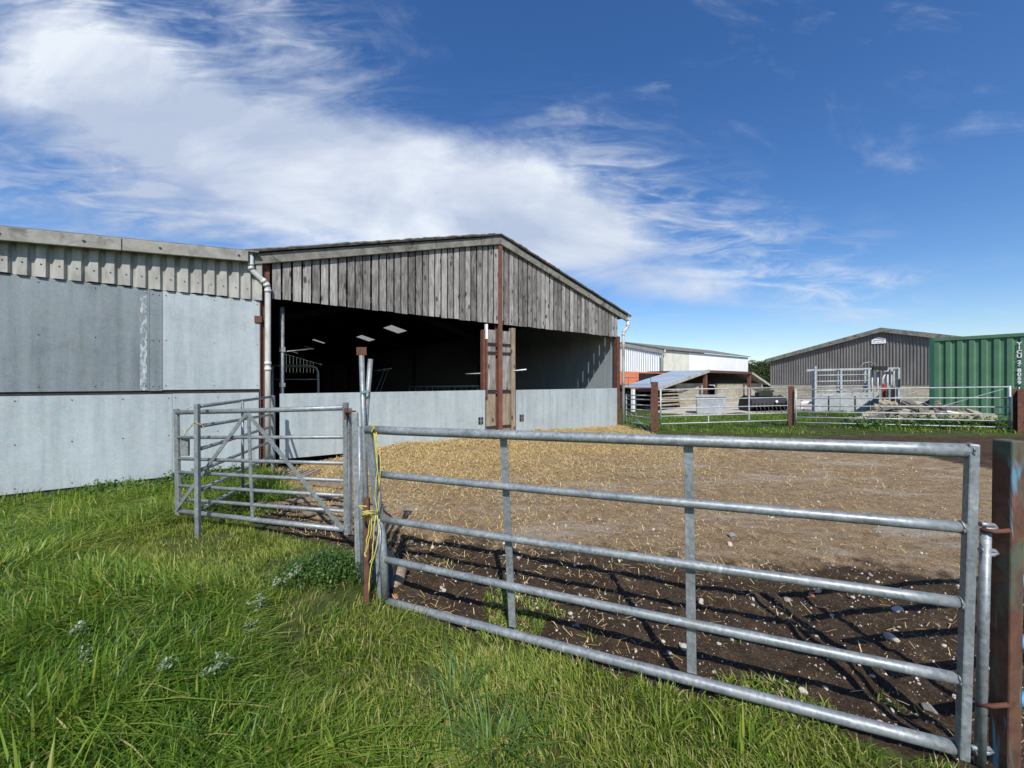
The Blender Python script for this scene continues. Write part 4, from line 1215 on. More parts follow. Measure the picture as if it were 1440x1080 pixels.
def white_shed():
    rz = math.atan2(-.799, .601); loc = Vector((14.9, 38, 0)); FM = Matrix.Translation(loc) @ Matrix.Rotation(rz, 4, 'Z')
    b = thing('white_shed', 'large white clad farm shed behind the low open shed', 'shed', tuple(loc), rz)
    W, L, EZ = 9.2, 19.4, 4.82; top = lambda x: EZ + (W / 2 - abs(x + W / 2)) * .225
    m = LB(FM); corr(m, -W, 0, 0, lambda x: top(x) - .1, 0, .26, .05); m.build('ribbed_gable', M['white_clad'], b)
    m = LB(FM); m.box(.0, .06, 4.9, L, 0, EZ - .08); m.build('side_wall', M['white_clad'], b)
    m = LB(FM); m.box(.0, .05, .05, 4.88, 3.0 - .55, EZ - .08); m.build('cream_panel', M['cream'], b)
    m = LB(FM); m.box(-.3, -.25, .05, 4.88, 0, 2.6); m.build('opening_shade', M['black'], b)  # black sheet standing in for the shade inside the side opening
    m = LB(FM)
    for x0, x1 in ((-W - .25, -W / 2), (-W / 2, .3)):
        m.hexa([(x0, -.2, top(x0) + .02), (x1, -.2, top(x1) + .02), (x1, L + .2, top(x1) + .02), (x0, L + .2, top(x0) + .02), (x0, -.2, top(x0) + .10), (x1, -.2, top(x1) + .10), (x1, L + .2, top(x1) + .10), (x0, L + .2, top(x0) + .10)])
    m.build('roof', M['cement'], b)
    m = LB(FM)
    for x0, x1 in ((-W - .1, -W / 2), (-W / 2, .12)):
        m.hexa([(x0, -.16, top(x0) - .42), (x1, -.16, top(x1) - .42), (x1, -.10, top(x1) - .42), (x0, -.10, top(x0) - .42), (x0, -.16, top(x0) + .01), (x1, -.16, top(x1) + .01), (x1, -.10, top(x1) + .01), (x0, -.10, top(x0) + .01)])
    m.build('verge_board', M['cement_pale'], b)
    m = LB(FM); m.tube([(.28, -.1, 4.75), (.28, -.1, 4.45), (.0, -.14, 4.2), (-.02, -.14, 0)], .09, 8); m.build('gutter', M['white_pipe'], b)
    m = LB(FM); m.box(-W, 0, L - .06, L, 0, EZ - .1); m.box(-W, -W + .06, .1, L - .1, 0, EZ - .1); m.build('rear_wall', M['white_clad'], b)


white_shed()


def low_sheds():
    loc = Vector((7.96, 21, 0)); FM = Matrix.Translation(loc) @ Matrix.Rotation(RZ, 4, 'Z')
    b = thing('open_shed', 'low open fronted shed with grey sheet roof and rusty posts', 'shed', tuple(loc), RZ)
    D = 4.2; prof = [(-.15, 1.26), (5.3, 2.29), (11.8, 2.28), (15.1, 1.38)]
    for (x0, z0), (x1, z1), mt in zip(prof[:-1], prof[1:], ('grey_roof', 'roof', 'cement')):
        D2 = 2.3 if mt == 'grey_roof' else D
        m = LB(FM); m.hexa([(x0, -.1, z0), (x1, -.1, z1), (x1, D2, z1), (x0, D2, z0), (x0, -.1, z0 + .05), (x1, -.1, z1 + .05), (x1, D2, z1 + .05), (x0, D2, z0 + .05)])
        m.build('roof', M[mt], b)
    m = LB(FM); (x0, z0), (x1, z1) = prof[0], prof[1]
    m.hexa([(x0, -.16, z0 - .12), (x1 + .15, -.16, z1 - .09), (x1 + .15, -.105, z1 - .09), (x0, -.105, z0 - .12), (x0, -.16, z0 + .07), (x1 + .15, -.16, z1 + .10), (x1 + .15, -.105, z1 + .10), (x0, -.105, z0 + .07)]); m.build('verge_board', M['cement_pale'], b)
    m = LB(FM); m.beam((11.8, -.13, 2.24), (15.1, -.13, 1.34), .05, .14); m.build('verge_board', M['cement_pale'], b)
    m = LB(FM); m.box(5.3, 11.8, -.13, -.105, 2.17, 2.30); m.build('front_beam', M['rust'], b)
    for x in (5.25, 11.7):
        m = LB(FM); m.box(x - .1, x + .1, -.06, .12, 0, 2.2); m.build('post', M['redox'], b)
    m = LB(FM); m.box(.2, 15, D - .1, D, 0, 1.3); m.build('rear_wall', M['dirty'], b)
    m = LB(FM); m.box(3.8, 15, D - .5, D - .35, 1.35, 2.2); m.build('shade_panel', M['black'], b)  # added black panel, painting the shade at the back of the open front
    # low block walls under the shed
    w = thing('block_wall', 'buff concrete block wall under the low open shed', 'wall', tuple(FM @ Vector((8, .6, 0))), RZ)
    m = LB(FM); m.box(2.7, 6.2, .5, .68, 0, 1.5); m.build('wall', M['block'], w)
    m = LB(FM); m.box(6.2, 7.9, 1.0, 1.1, 0, 1.35); m.build('dark_door', M['black'], w)
    m = LB(FM); m.box(7.9, 15.4, .5, .68, 0, 1.48); m.build('wall', M['block'], w)
    o = LB(FM); o.box(3.9, 5.6, -.35, -.25, .08, .22); tag(o.build('rusty_rail', M['rust'], None, FM @ Vector((4.7, -.3, 0))), 'low rusty rail at the foot of the block wall beside the water tank', 'rail')
    # white post and clutter under the left eave
    o = LB(FM); o.box(-1.35, -1.2, .6, .75, 0, 1.2); tag(o.build('white_post', M['white_paint'], None, FM @ Vector((-1.3, .7, 0))), 'white post under the low grey eave behind the narrow gate', 'post')
    t = thing('timber_rack', 'rack of pale planks stacked under the low grey roof', 'planks', tuple(FM @ Vector((1.2, .4, 0))), RZ)
    for k in range(5):
        m = LB(FM); m.box(.2 + .08 * k, 3.0 - .05 * k, .1 + .06 * (k % 2), .3 + .06 * (k % 2), .25 + .2 * k, .34 + .2 * k); m.build('plank', M['blockstone'], t)
    for x in (.5, 2.5):
        m = LB(FM); m.box(x, x + .08, .32, .4, 0, 1.2); m.build('upright', M['rust'], t)
    # orange-roofed building between
    loc2 = Vector((8.4, 26.6, 0)); b2 = thing('orange_roofed_shed', 'low building with a rust orange sheet roof beside the barn corner', 'shed', tuple(loc2), RZ)
    FM2 = Matrix.Translation(loc2) @ Matrix.Rotation(RZ, 4, 'Z')
    m = LB(FM2); m.hexa([(-2.2, -2, .98), (8.6, -2, .98), (8.6, 2.6, 2.36), (-2.2, 2.6, 2.36), (-2.2, -2, 1.04), (8.6, -2, 1.04), (8.6, 2.6, 2.42), (-2.2, 2.6, 2.42)]); m.build('roof', M['orange'], b2)
    m = LB(FM2); m.box(-2, 8.4, 2.3, 2.5, 0, 2.25); m.box(-2, -1.85, -1.8, 2.29, 0, 1.0); m.box(8.25, 8.4, -1.8, 2.29, 0, 1.0); m.build('walls', M['dirty'], b2)


low_sheds()


# ------------------------------------------------------------------ dark shed and container
def dark_shed():
    rz = math.atan2(-.799, .601); loc = Vector((23.5, 35, 0)); FM = Matrix.Translation(loc) @ Matrix.Rotation(rz, 4, 'Z')
    b = thing('dark_shed', 'brown grey ribbed metal shed on a block plinth with a small white gable sign', 'shed', tuple(loc), rz)
    W, L = 14.8, 26; top = lambda x: 3.67 + (W / 2 - abs(x - W / 2)) * .262
    m = LB(FM); corr(m, 0, W, 1.42, lambda x: top(x) - .05, 0, .178, .055); m.build('ribbed_gable', M['brown_clad'], b)
    m = LB(FM); m.box(.02, W - .02, .02, .22, 0, 1.46); m.build('plinth_wall', M['block'], b)
    m = LB(FM)
    for x0, x1 in ((-.3, W / 2), (W / 2, W + .3)):
        m.hexa([(x0, -.25, top(x0) - .0), (x1, -.25, top(x1) - .0), (x1, L, top(x1) - .0), (x0, L, top(x0) - .0), (x0, -.25, top(x0) + .08), (x1, -.25, top(x1) + .08), (x1, L, top(x1) + .08), (x0, L, top(x0) + .08)])
    m.build('roof', M['cement'], b)
    for x0, x1 in ((-.3, W / 2 - .6), (W / 2 - .59, W / 2), (W / 2, W / 2 + .59), (W / 2 + .6, W + .3)):
        m = LB(FM); m.hexa([(x0, -.33, top(x0) - .26), (x1, -.33, top(x1) - .26), (x1, -.255, top(x1) - .26), (x0, -.255, top(x0) - .26), (x0, -.33, top(x0) + .07), (x1, -.33, top(x1) + .07), (x1, -.255, top(x1) + .07), (x0, -.255, top(x0) + .07)]); m.build('verge_board', M['cement'], b)
    m = LB(FM); m.tube([(-.3, -.35, 3.5), (-.3, L, 3.5)], .09, 8); m.build('gutter', M['dark'], b)
    m = LB(FM); m.box(-.02, .0, .22, L, 0, 3.6); m.box(W, W + .02, .22, L, 0, 3.6); m.box(.1, W - .1, L - .1, L - .05, 0, 3.6); m.build('walls', M['brown_clad'], b)
    s = W / 2 - .15
    m = LB(FM); m.prism([(s - .40, -.10, 4.50), (s + .40, -.10, 4.50), (s + .40, -.10, 4.86), (s + .05, -.10, 4.98), (s - .05, -.10, 4.98), (s - .40, -.10, 4.80)], (0, 1, 0), .03); sg = m.build('sign', M['white_paint'], b)
    m = LB(FM); m.box(s - .28, s + .28, -.105, -.101, 4.74, 4.775); m.box(s - .32, s - .22, -.105, -.101, 4.62, 4.665); m.box(s + .2, s + .3, -.105, -.101, 4.645, 4.69)
    m.box(s - .14, s + .14, -.105, -.101, 4.57, 4.585); m.box(s - .10, s + .10, -.105, -.101, 4.85, 4.862)
    m.build('lettering', M['ink'], sg)


dark_shed()


def container():
    rz = math.atan2(-.799, .601); loc = Vector((15.4, 14.2, .2)); FM = Matrix.Translation(loc) @ Matrix.Rotation(rz, 4, 'Z')
    b = thing('shipping_container', 'dark green corrugated shipping container with white vertical lettering', 'container', tuple(loc), rz)
    W, L, Z0, Z1 = 2.44, 6.06, .10, 2.99
    for x in (0, W - .13):
        for y in (0, L - .13):
            m = LB(FM); m.box(x, x + .13, y, y + .13, Z0, Z1); m.build('corner_post', M['green_dark'] if x == 0 else M['green'], b, bevel=.006)
    m = LB(FM); m.box(.13, W - .13, .01, .10, Z1 - .10, Z1 - .004); m.box(.13, W - .13, .01, .12, Z0, Z0 + .15); m.box(.13, W - .13, L - .1, L - .01, Z1 - .1, Z1 - .004); m.box(.13, W - .13, L - .1, L - .01, Z0, Z0 + .15)
    for x in (.01, W - .09): m.box(x, x + .08, .13, L - .13, Z1 - .10, Z1 - .004); m.box(x, x + .08, .13, L - .13, Z0, Z0 + .15)
    m.build('frame', M['green'], b)
    m = LB(FM); prof = []; x = .13; p = .272
    while x < W - .14:
        for q, y in ((0, .035), (.40, .035), (.55, .075), (.86, .075), (1.0, .035)):
            if x + q * p <= W - .13: prof.append((x + q * p, y))
        x += p
    vs = []; fs = []
    for a, y in prof: vs += [(a, y, Z0 + .15), (a, y, Z1 - .10)]
    for i in range(len(prof) - 1): fs.append((2 * i, 2 * i + 2, 2 * i + 3, 2 * i + 1))
    m.add(vs, fs); m.build('corrugated_end', M['green'], b)
    for x in (.04, W - .04):
        m = LB(FM); prof = []; y = .13
        while y < L - .13:
            prof += [(y, 0), (y + .07, 0), (y + .14, .036), (y + .21, .036)]; y += .278
        s_ = -1 if x > 1 else 1
        vs = []; fs = []
        for a, q in prof:
            a = min(a, L - .13); vs += [(x + s_ * q, a, Z0 + .15), (x + s_ * q, a, Z1 - .1)]
        for i in range(len(prof) - 1): fs.append((2 * i, 2 * i + 2, 2 * i + 3, 2 * i + 1))
        m.add(vs, fs); m.build('corrugated_side', M['green'], b)
    m = LB(FM); m.box(.02, W - .02, .02, L - .02, Z1 - .004, Z1 + .012); m.build('roof', M['green'], b)
    m = LB(FM); m.box(.1, W - .1, .05, L - .1, Z0 - .12, Z0 - .002); m.build('underframe', M['dark'], b)
    # vertical stencilled code
    def text(ch, x, z, size):
        cu = bpy.data.curves.new('glyph', 'FONT'); cu.body = ch; cu.size = size; cu.align_x = 'CENTER'; cu.offset = .006
        ob = bpy.data.objects.new('glyph', cu); C.objects.link(ob)
        dg = bpy.context.evaluated_depsgraph_get(); me = bpy.data.meshes.new_from_object(ob.evaluated_get(dg))
        vs = [(x + v.co.x, .027, z + v.co.y) for v in me.vertices]; fs = [tuple(p.vertices) for p in me.polygons]
        bpy.data.objects.remove(ob); bpy.data.curves.remove(cu); bpy.data.meshes.remove(me)
        return vs, fs
    m = LB(FM); z = 2.72
    for ch in 'YICU 268059 1':
        if ch != ' ':
            vs, fs = text(ch, 2.01, z - .12, .155); m.add(vs, fs); z -= .135
        else: z -= .06
    m.build('lettering', M['white_paint'], b)


container()


# ------------------------------------------------------------------ crush, tank, grab, rubble
def crush():
    d = 17.0
    b = thing('cattle_crush', 'galvanised cattle crush with sheeted lower sides and tall barred frame', 'cattle crush', tuple(P(1205, 585, d).xy) + (0,))
    g = M['galv_far']; DV = Vector((.55, .78, 0))
    def q(px, py): return P(px, py, d)
    # corner legs, near and far side
    for px, pt in ((1146, 515), (1182, 520), (1221, 518), (1263, 517)):
        for k in (0, 1):
            MB().beam(q(px, pt) + DV * k, q(px, 583) + DV * k, .09, .09).build('leg', g, b)
    for k in (0, 1):
        MB().beam(q(1134, 520.5) + DV * k, q(1263, 517.5) + DV * k, .06, .07).build('top_rail', g, b)
        for y0 in (528, 536.5, 543.5, 549.5):
            MB().tube([q(1146, y0) + DV * k, q(1221, y0 - 1) + DV * k], .03, 6).build('rail', g, b)
        for x0, x1 in ((1148, 1181), (1183, 1220)):
            MB().box(q(x0, 0).x, q(x1, 0).x, d + .78 * k - .02, d + .78 * k + .02, q(0, 582).z, q(0, 557).z).shift(DV.x * k).build('side_panel', M['galvpanel'], b)
            MB().beam(q((x0 + x1) / 2, 557) + DV * k - Vector((0, .03, 0)), q((x0 + x1) / 2, 582) + DV * k - Vector((0, .03, 0)), .05, .03).build('panel_strap', M['dark'], b)
        MB().beam(q(1146, 555.5) + DV * k, q(1222, 554) + DV * k, .07, .12).build('panel_top', M['galv_far'], b)
    for px in (1146, 1182, 1221, 1263):
        MB().beam(q(px, 519), q(px, 519) + DV, .06, .06).build('cross_bar', g, b)
    # head gate bars
    for px in (1228, 1236, 1250, 1256): MB().tube([q(px, 519) + DV * .3, q(px, 576) + DV * .3], .04, 6).build('head_bar', g, b)
    MB().tube([q(1248, 522) + DV * .3, q(1243, 533) + DV * .3, q(1243, 555) + DV * .3, q(1246, 575) + DV * .3], .04, 6).build('neck_bar', g, b)
    MB().beam(q(1245, 540) + DV * .25, q(1245, 567) + DV * .25, .12, .05).build('red_pad', M['redpad'], b)
    for px in (1231, 1238): MB().box(q(px, 0).x - .10, q(px, 0).x + .10, d + .2, d + .24, q(0, 570).z, q(0, 551).z).build('small_panel', M['sheet_pale'], b)
    MB().tube([q(1207, 519), q(1215, 510.5), q(1223, 509), q(1231, 513), q(1234, 515)], .022, 6).build('lever', M['galv_rust'], b)
    MB().beam(q(1225, 518) + Vector((0, -.05, 0)), q(1245, 518) + Vector((0, -.05, 0)), .12, .18).build('latch_box', M['dark'], b)
    MB().beam(q(1140, 583.5), q(1262, 583.5), .08, .06).build('base_rail', g, b)


M['galvpanel'] = galv('galvanised_panel', (.42, .45, .47), (.30, .33, .35), 3, .15)
crush()


def tank():
    d = 19.0; a, c = P(978.5, 583, d), P(1021, 556, d)
    b = thing('water_tank', 'square galvanised water tank standing before the block wall', 'tank', ((a.x + c.x) / 2, d + .45, 0))
    FM = Matrix.Translation(Vector((a.x, d, 0))) @ Matrix.Rotation(math.radians(-25), 4, 'Z')
    W, D, z0, z1, e = 1.31, .95, .02, c.z, .04
    m = LB(FM); m.hexa([(e, e, z0), (W - e, e, z0), (W - e, D - e, z0), (e, D - e, z0), (0, 0, z1), (W, 0, z1), (W, D, z1), (0, D, z1)])
    m.build('body', M['galvpanel'], b, bevel=.05)
    m = LB(FM); m.box(-.02, W + .02, -.025, -.0005, z1 - .07, z1 + .012); m.box(-.02, W + .02, D + .001, D + .025, z1 - .07, z1 + .012); m.box(-.025, -.0005, 0, D, z1 - .07, z1 + .012); m.box(W + .0005, W + .025, 0, D, z1 - .07, z1 + .012); m.build('rim', M['galv_far'], b)


tank()


def grab():
    d = 18.6
    b = thing('grab_bucket', 'black tined grab bucket lying on the pale track', 'grab', tuple(P(1082, 583, d).xy) + (0,))
    X0, X1 = P(1058, 0, d).x, P(1108, 0, d).x
    prof = [(-.05, .42), (.0, .62), (.15, .80), (.55, .92), (.95, .80), (1.1, .40), (1.0, .12), (.85, .10), (.95, .4), (.8, .68), (.5, .78), (.2, .68), (.06, .5)]
    MB().prism([(X0, d + y, z) for y, z in prof], (1, 0, 0), X1 - X0).build('bucket', M['black'], b)
    for x in (X0 - .03, X1): MB().prism([(x, d + y, z) for y, z in [(-.1, .35), (0, .66), (.2, .84), (.6, .95), (1.0, .8), (1.14, .3), (.9, .1), (.3, .15)]], (1, 0, 0), .03).build('side_plate', M['black'], b)
    for k in range(9):
        x = X0 + .1 + (X1 - X0 - .2) * k / 8
        MB().tube([(x, d, .55), (x - .02, d - .18, .38), (x + .02, d - .24, .10)], [.035, .03, .012], 6).build('tine', M['dark'], b)
    m = MB(); m.box(X0 + .5, X0 + 1.2, d + .3, d + .6, .9, 1.08); m.beam((X0 + .6, d + .4, 1.0), (X0 + 1.3, d + .4, 1.16), .1, .08); m.tube([(X0 + .4, d + .4, .9), (X0 + .7, d + .4, 1.15), (X0 + 1.0, d + .4, 1.1)], .04, 6); m.build('linkage', M['dark'], b)
    m = MB(); m.tube([(X0 + 1.1, d - .1, .66), (X0 + 1.1, d - .13, .66)], .06, 8); m.build('pale_disc', M['white_paint'], b)
    # white rail on the grass to the right of it
    o = MB().beam(P(1126, 565, 19), P(1146, 567, 18.8), .06, .16).beam(P(1127, 565, 19), P(1127, 575, 19), .06, .06, (1, 0, 0)).build('white_board', M['white_paint'], None, P(1136, 575, 19)); tag(o, 'low white board on legs left of the cattle crush', 'board')


grab()


def block_mesh(name, mat, seed):
    r = random.Random(seed)
    import bmesh
    bm = bmesh.new(); bmesh.ops.create_cube(bm, size=2)
    for v in bm.verts: v.co = Vector((v.co.x * r.uniform(.75, 1.1), v.co.y * r.uniform(.75, 1.1), v.co.z * r.uniform(.65, 1.1)))
    bmesh.ops.bevel(bm, geom=bm.edges[:], offset=.14, segments=1, affect='EDGES')
    bmesh.ops.subdivide_edges(bm, edges=[e for e in bm.edges if e.calc_length() > .7], cuts=2, use_grid_fill=True)
    for v in bm.verts: v.co += Vector((r.gauss(0, .045), r.gauss(0, .045), r.gauss(0, .045)))
    me = bpy.data.meshes.new(name); bm.to_mesh(me); bm.free(); me.materials.append(mat)
    return me


def rubble():
    buff = [block_mesh('rubble_stone', M['blockstone'], 100 + i) for i in range(5)]
    dark = [block_mesh('rubble_stone', M['rubble_dark'], 120 + i) for i in range(4)]
    wood = []
    def put(me, px, py, d, sx, sy, sz, lab, grp):
        p = P(px, py, d); o = bpy.data.objects.new('rubble_stone', me); C.objects.link(o)
        o.location = p; o.scale = (sx, sy, sz * 1.05); o.rotation_euler = (R.uniform(-.6, .6), R.uniform(-.5, .5), R.uniform(-.9, .9)); tag(o, lab, 'stone', grp)
    # heap: rows from the ground up
    for row, (y0, x0, x1, n, dd) in enumerate([(599, 1210, 1312, 11, 13.2), (591, 1204, 1345, 15, 13.5), (583, 1214, 1390, 19, 13.8), (575, 1226, 1376, 15, 14.1), (570, 1232, 1322, 8, 14.4)]):
        for k in range(n):
            px = x0 + (x1 - x0) * (k + R.uniform(.1, .9)) / n; s = R.uniform(.11, .17)
            py = y0 + R.uniform(-2.5, 2.5) + max(0, px - 1340) * .25
            pale = R.random() < .45
            put(R.choice(buff if pale else dark), px, py, dd + R.uniform(-.15, .15) - max(0, px - 1300) * .009, s * R.uniform(.85, 1.35), s * 1.2, s * .85,
                'buff block of stone in the heap behind the long far gate' if pale else 'dark grey lump in the stone heap behind the long far gate', 'buff stones of the heap' if pale else 'dark stones of the heap')
    for px, py, d, lab in ((1198, 597, 13.6, 'lone pale stone left of the stone heap beside the cattle crush'), (1386, 592, 12.9, 'large pale boulder at the right end of the stone heap by the container')):
        put(buff[1], px, py, d, .24, .24, .18, lab, None)
    o = MB().beam(P(1331, 578, 13.4), P(1354, 582, 13.2), .09, .05).build('white_plank', M['white_paint'], None, P(1342, 580, 13.3)); tag(o, 'short white plank on top of the stone heap', 'plank')
    # leafy weeds around the heap
    pts = []; tint = []
    for _ in range(520):
        x = R.uniform(11.2, 15.8); y = np.interp(x, [11, 15.8], [12.2, 10.5]) + abs(R.gauss(0, .55)) + .1
        g = float(base_h(np.array([x]), np.array([y]))[0]); hh = R.uniform(.08, .3); t0 = R.gauss(.62, .2)
        for k in range(14): pts.append((x + R.gauss(0, .09), y + R.gauss(0, .09), g + hh * R.random())); tint.append(t0 + R.gauss(0, .12))
    tag(kind(leaf_cloud('verge_weeds', pts, .10, M['leaf'], np.array(tint)), 'stuff'), 'leafy weeds on the verge before the stone heap', 'weeds')


rubble()


# ------------------------------------------------------------------ far hillside with its wood
def hill():
    n = 60; a = np.linspace(-1, 1, n); vs = []; fs = []
    xs = np.linspace(40, 260, n); ys = np.linspace(130, 300, 30)
    X, Y = np.meshgrid(xs, ys)
    Z = -3 + 11.5 * sstep(128, 190, Y) * (np.exp(-((X - 105) / 75) ** 2)) + 2 * fbm(X * .03, Y * .03, 3, 4)
    idx = (np.arange(29)[:, None] * n + np.arange(n - 1)[None, :]).ravel()
    me = bpy.data.meshes.new('hill'); fast_mesh(me, np.stack([X.ravel(), Y.ravel(), Z.ravel()], 1), np.stack([idx, idx + 1, idx + 1 + n, idx + n], 1))
    me.materials.append(M['turf']); o = bpy.data.objects.new('hill', me); C.objects.link(o); kind(o, 'structure')
    pts = []; tint = []
    for _ in range(260):
        x = R.uniform(88, 150); y = R.uniform(138, 215)
        z = -3 + 11.5 * float(sstep(128, 190, np.array(y))) * math.exp(-((x - 105) / 75) ** 2) + 1
        r = R.uniform(1.4, 3.0); t0 = R.gauss(.45, .2)
        for k in range(150):
            v = Vector((R.gauss(0, 1), R.gauss(0, 1), R.gauss(0, 1))).normalized() * r * R.random() ** .4
            pts.append((x + v.x, y + v.y, z + r * .5 + v.z * .7)); tint.append(t0 + R.gauss(0, .14))
    tag(kind(leaf_cloud('far_wood', pts, .75, M['wood_far'], np.array(tint), aspect=.8), 'stuff'), 'dark green wood on the far hillside between the sheds', 'wood')


hill()

# ------------------------------------------------------------------ sky, sun, camera
EL, AZ = math.radians(45.5), math.radians(-4.7)
w = bpy.data.worlds.new('World'); sc.world = w; w.use_nodes = True
nt = w.node_tree; N = nt.nodes; bg = N['Background']


def wn(typ, **kw):
    n = N.new(typ)
    for k, v in kw.items():
        if k in n.inputs: n.inputs[k].default_value = v
        else: setattr(n, k, v)
    return n


def wm(op, a, b=0, c=0, clamp=False):
    m = wn('ShaderNodeMath', operation=op, use_clamp=clamp)
    for i, v in enumerate((a, b, c)):
        if hasattr(v, 'is_linked'): nt.links.new(v, m.inputs[i])
        else: m.inputs[i].default_value = v
    return m.outputs[0]


sky = wn('ShaderNodeTexSky', sky_type='NISHITA', sun_disc=False, sun_elevation=EL, sun_rotation=math.radians(175), altitude=50, air_density=1.0, dust_density=.5, ozone_density=3.0)
tc = wn('ShaderNodeTexCoord'); sp = wn('ShaderNodeSeparateXYZ'); nt.links.new(tc.outputs['Generated'], sp.inputs[0])
yy = wm('MAXIMUM', sp.outputs[1], .08)
U = wm('DIVIDE', sp.outputs[0], yy); V = wm('DIVIDE', sp.outputs[2], yy)
cv = wn('ShaderNodeCombineXYZ'); nt.links.new(U, cv.inputs[0]); nt.links.new(V, cv.inputs[1])


def wnoise(scale, rot, st, detail, rough, dist, off=0):
    mp = wn('ShaderNodeMapping'); mp.inputs['Rotation'].default_value = (0, 0, math.radians(rot)); mp.inputs['Scale'].default_value = (st[0], st[1], 1); mp.inputs['Location'].default_value = (off, off * .7, off * .3)
    nt.links.new(cv.outputs[0], mp.inputs[0])
    n = wn('ShaderNodeTexNoise', Scale=scale, Detail=detail, Roughness=rough, Distortion=dist); nt.links.new(mp.outputs[0], n.inputs['Vector']); return n.outputs['Fac']


def blob(px, py, rx, ry, ang, amp):      # an elongated bank of cloud round one direction in the sky
    u0, v0 = (px - 720) / F, (537 - py) / F; a = math.radians(ang); ca, sa = math.cos(a), math.sin(a)
    du = wm('SUBTRACT', U, u0); dv = wm('SUBTRACT', V, v0)
    p = wm('ADD', wm('MULTIPLY', du, ca * F / rx), wm('MULTIPLY', dv, sa * F / rx)); q = wm('ADD', wm('MULTIPLY', du, -sa * F / ry), wm('MULTIPLY', dv, ca * F / ry))
    r2 = wm('ADD', wm('MULTIPLY', p, p), wm('MULTIPLY', q, q))
    return wm('MULTIPLY', wm('POWER', 2.71828, wm('MULTIPLY', r2, -1)), amp)


thick = None
for bb in [(690, 280, 235, 76, -12, 1.15), (430, 235, 230, 90, -22, 1.0), (240, 180, 230, 85, -36, .78), (60, 140, 190, 105, -30, .62), (60, 20, 150, 60, -25, .34), (410, 55, 120, 45, -35, .42), (810, 330, 110, 46, -8, .9), (120, 300, 260, 45, -6, .30), (960, 405, 130, 28, -4, .7), (1150, 450, 190, 15, 4, .45)]:
    k = blob(*bb); thick = k if thick is None else wm('ADD', thick, k)
puff = wnoise(1.9, 36, (1, 2.3), 10, .6, .7, 3.1)
puff2 = wnoise(6.5, 30, (1, 1.7), 8, .62, .8, 1.2)
body = wm('ADD', thick, wm('ADD', wm('MULTIPLY', wm('SUBTRACT', puff, .5), 1.9), wm('MULTIPLY', wm('SUBTRACT', puff2, .5), .55)))
mr = wn('ShaderNodeMapRange', interpolation_type='SMOOTHSTEP'); mr.inputs[1].default_value = .05; mr.inputs[2].default_value = 1.15; nt.links.new(body, mr.inputs[0]); alpha = mr.outputs[0]
# thin cirrus streaks lower right
cir = None
for bb in [(1000, 330, 190, 60, -22, .8), (1130, 380, 120, 45, -16, .8), (880, 260, 120, 60, -30, .5), (1250, 400, 120, 14, 12, .55), (1390, 447, 70, 10, 6, .5), (1190, 345, 60, 12, 14, .4), (120, 270, 330, 60, -10, .9), (180, 70, 260, 120, -30, .8), (420, 40, 170, 60, -45, .45), (1000, 470, 400, 40, 0, .35)]:
    k = blob(*bb); cir = k if cir is None else wm('ADD', cir, k)
st1 = wnoise(3.2, 24, (1, 5.0), 9, .62, 1.1, 5.5); st2 = wnoise(3.5, -18, (1, 4.5), 8, .6, 1.2, 8.5)
mr2 = wn('ShaderNodeMapRange', interpolation_type='SMOOTHSTEP'); mr2.inputs[1].default_value = .44; mr2.inputs[2].default_value = .74; nt.links.new(wm('MAXIMUM', st1, st2), mr2.inputs[0])
wisp = wm('MULTIPLY', mr2.outputs[0], wm('MINIMUM', cir, 1.0))
al = wm('MINIMUM', wm('ADD', wm('MULTIPLY', alpha, .93), wm('MULTIPLY', wisp, .75)), .96)
al = wm('MULTIPLY', al, wm('MULTIPLY', wm('SUBTRACT', sp.outputs[1], .08), 8, clamp=True))
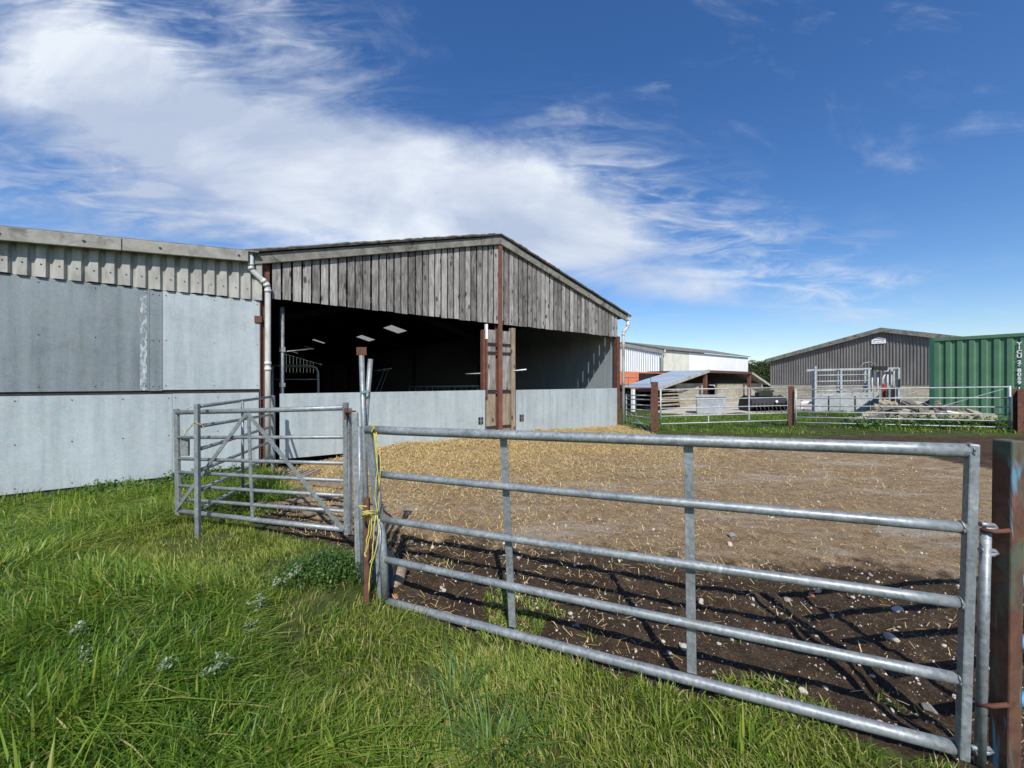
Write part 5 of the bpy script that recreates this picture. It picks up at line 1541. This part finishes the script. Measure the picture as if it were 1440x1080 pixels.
# cloud colour: white where thin and high, grey-lilac where thick
shade = wnoise(1.9, 15, (1, 1.6), 6, .55, .4, 7.7)
lil = blob(60, 130, 280, 150, -30, .12)
cr = wn('ShaderNodeValToRGB'); nt.links.new(wm('SUBTRACT', shade, lil), cr.inputs[0])
cr.color_ramp.elements[0].position = .36; cr.color_ramp.elements[0].color = (.43, .50, .64, 1); cr.color_ramp.elements[1].position = .58; cr.color_ramp.elements[1].color = (.72, .77, .84, 1)
SKY_S = .1
cm = wn('ShaderNodeVectorMath', operation='SCALE'); nt.links.new(cr.outputs[0], cm.inputs[0]); cm.inputs['Scale'].default_value = 1.0 / SKY_S
hs = wn('ShaderNodeHueSaturation', Saturation=1.26, Value=1.26, Hue=.508); nt.links.new(sky.outputs[0], hs.inputs['Color'])
mx = wn('ShaderNodeMix', data_type='RGBA'); nt.links.new(al, mx.inputs[0]); nt.links.new(hs.outputs[0], mx.inputs[6]); nt.links.new(cm.outputs[0], mx.inputs[7])
nt.links.new(mx.outputs[2], bg.inputs[0]); bg.inputs[1].default_value = SKY_S

ld = bpy.data.lights.new('sun', 'SUN'); ld.energy = 4.6; ld.angle = math.radians(.53); ld.color = (1, .955, .88)
lo = bpy.data.objects.new('sun', ld); C.objects.link(lo)
travel = Vector((math.sin(AZ) * math.cos(EL), math.cos(AZ) * math.cos(EL), -math.sin(EL)))
lo.rotation_euler = travel.to_track_quat('-Z', 'Y').to_euler(); lo.location = (2, -20, 30)

cd = bpy.data.cameras.new('camera'); cd.sensor_width = 36; cd.lens = F / 1440 * 36; cd.clip_start = .05; cd.clip_end = 4000
cd.shift_y = -3 / 1440
co = bpy.data.objects.new('camera', cd); C.objects.link(co); co.location = (0, 0, H); co.rotation_euler = (math.radians(90), 0, 0)
sc.camera = co
sc.view_settings.view_transform = 'Standard'; sc.view_settings.look = 'None'; sc.view_settings.gamma = 1; sc.view_settings.exposure = .25
sc.render.engine = 'CYCLES'
sc.cycles.max_bounces = 6; sc.cycles.transparent_max_bounces = 4
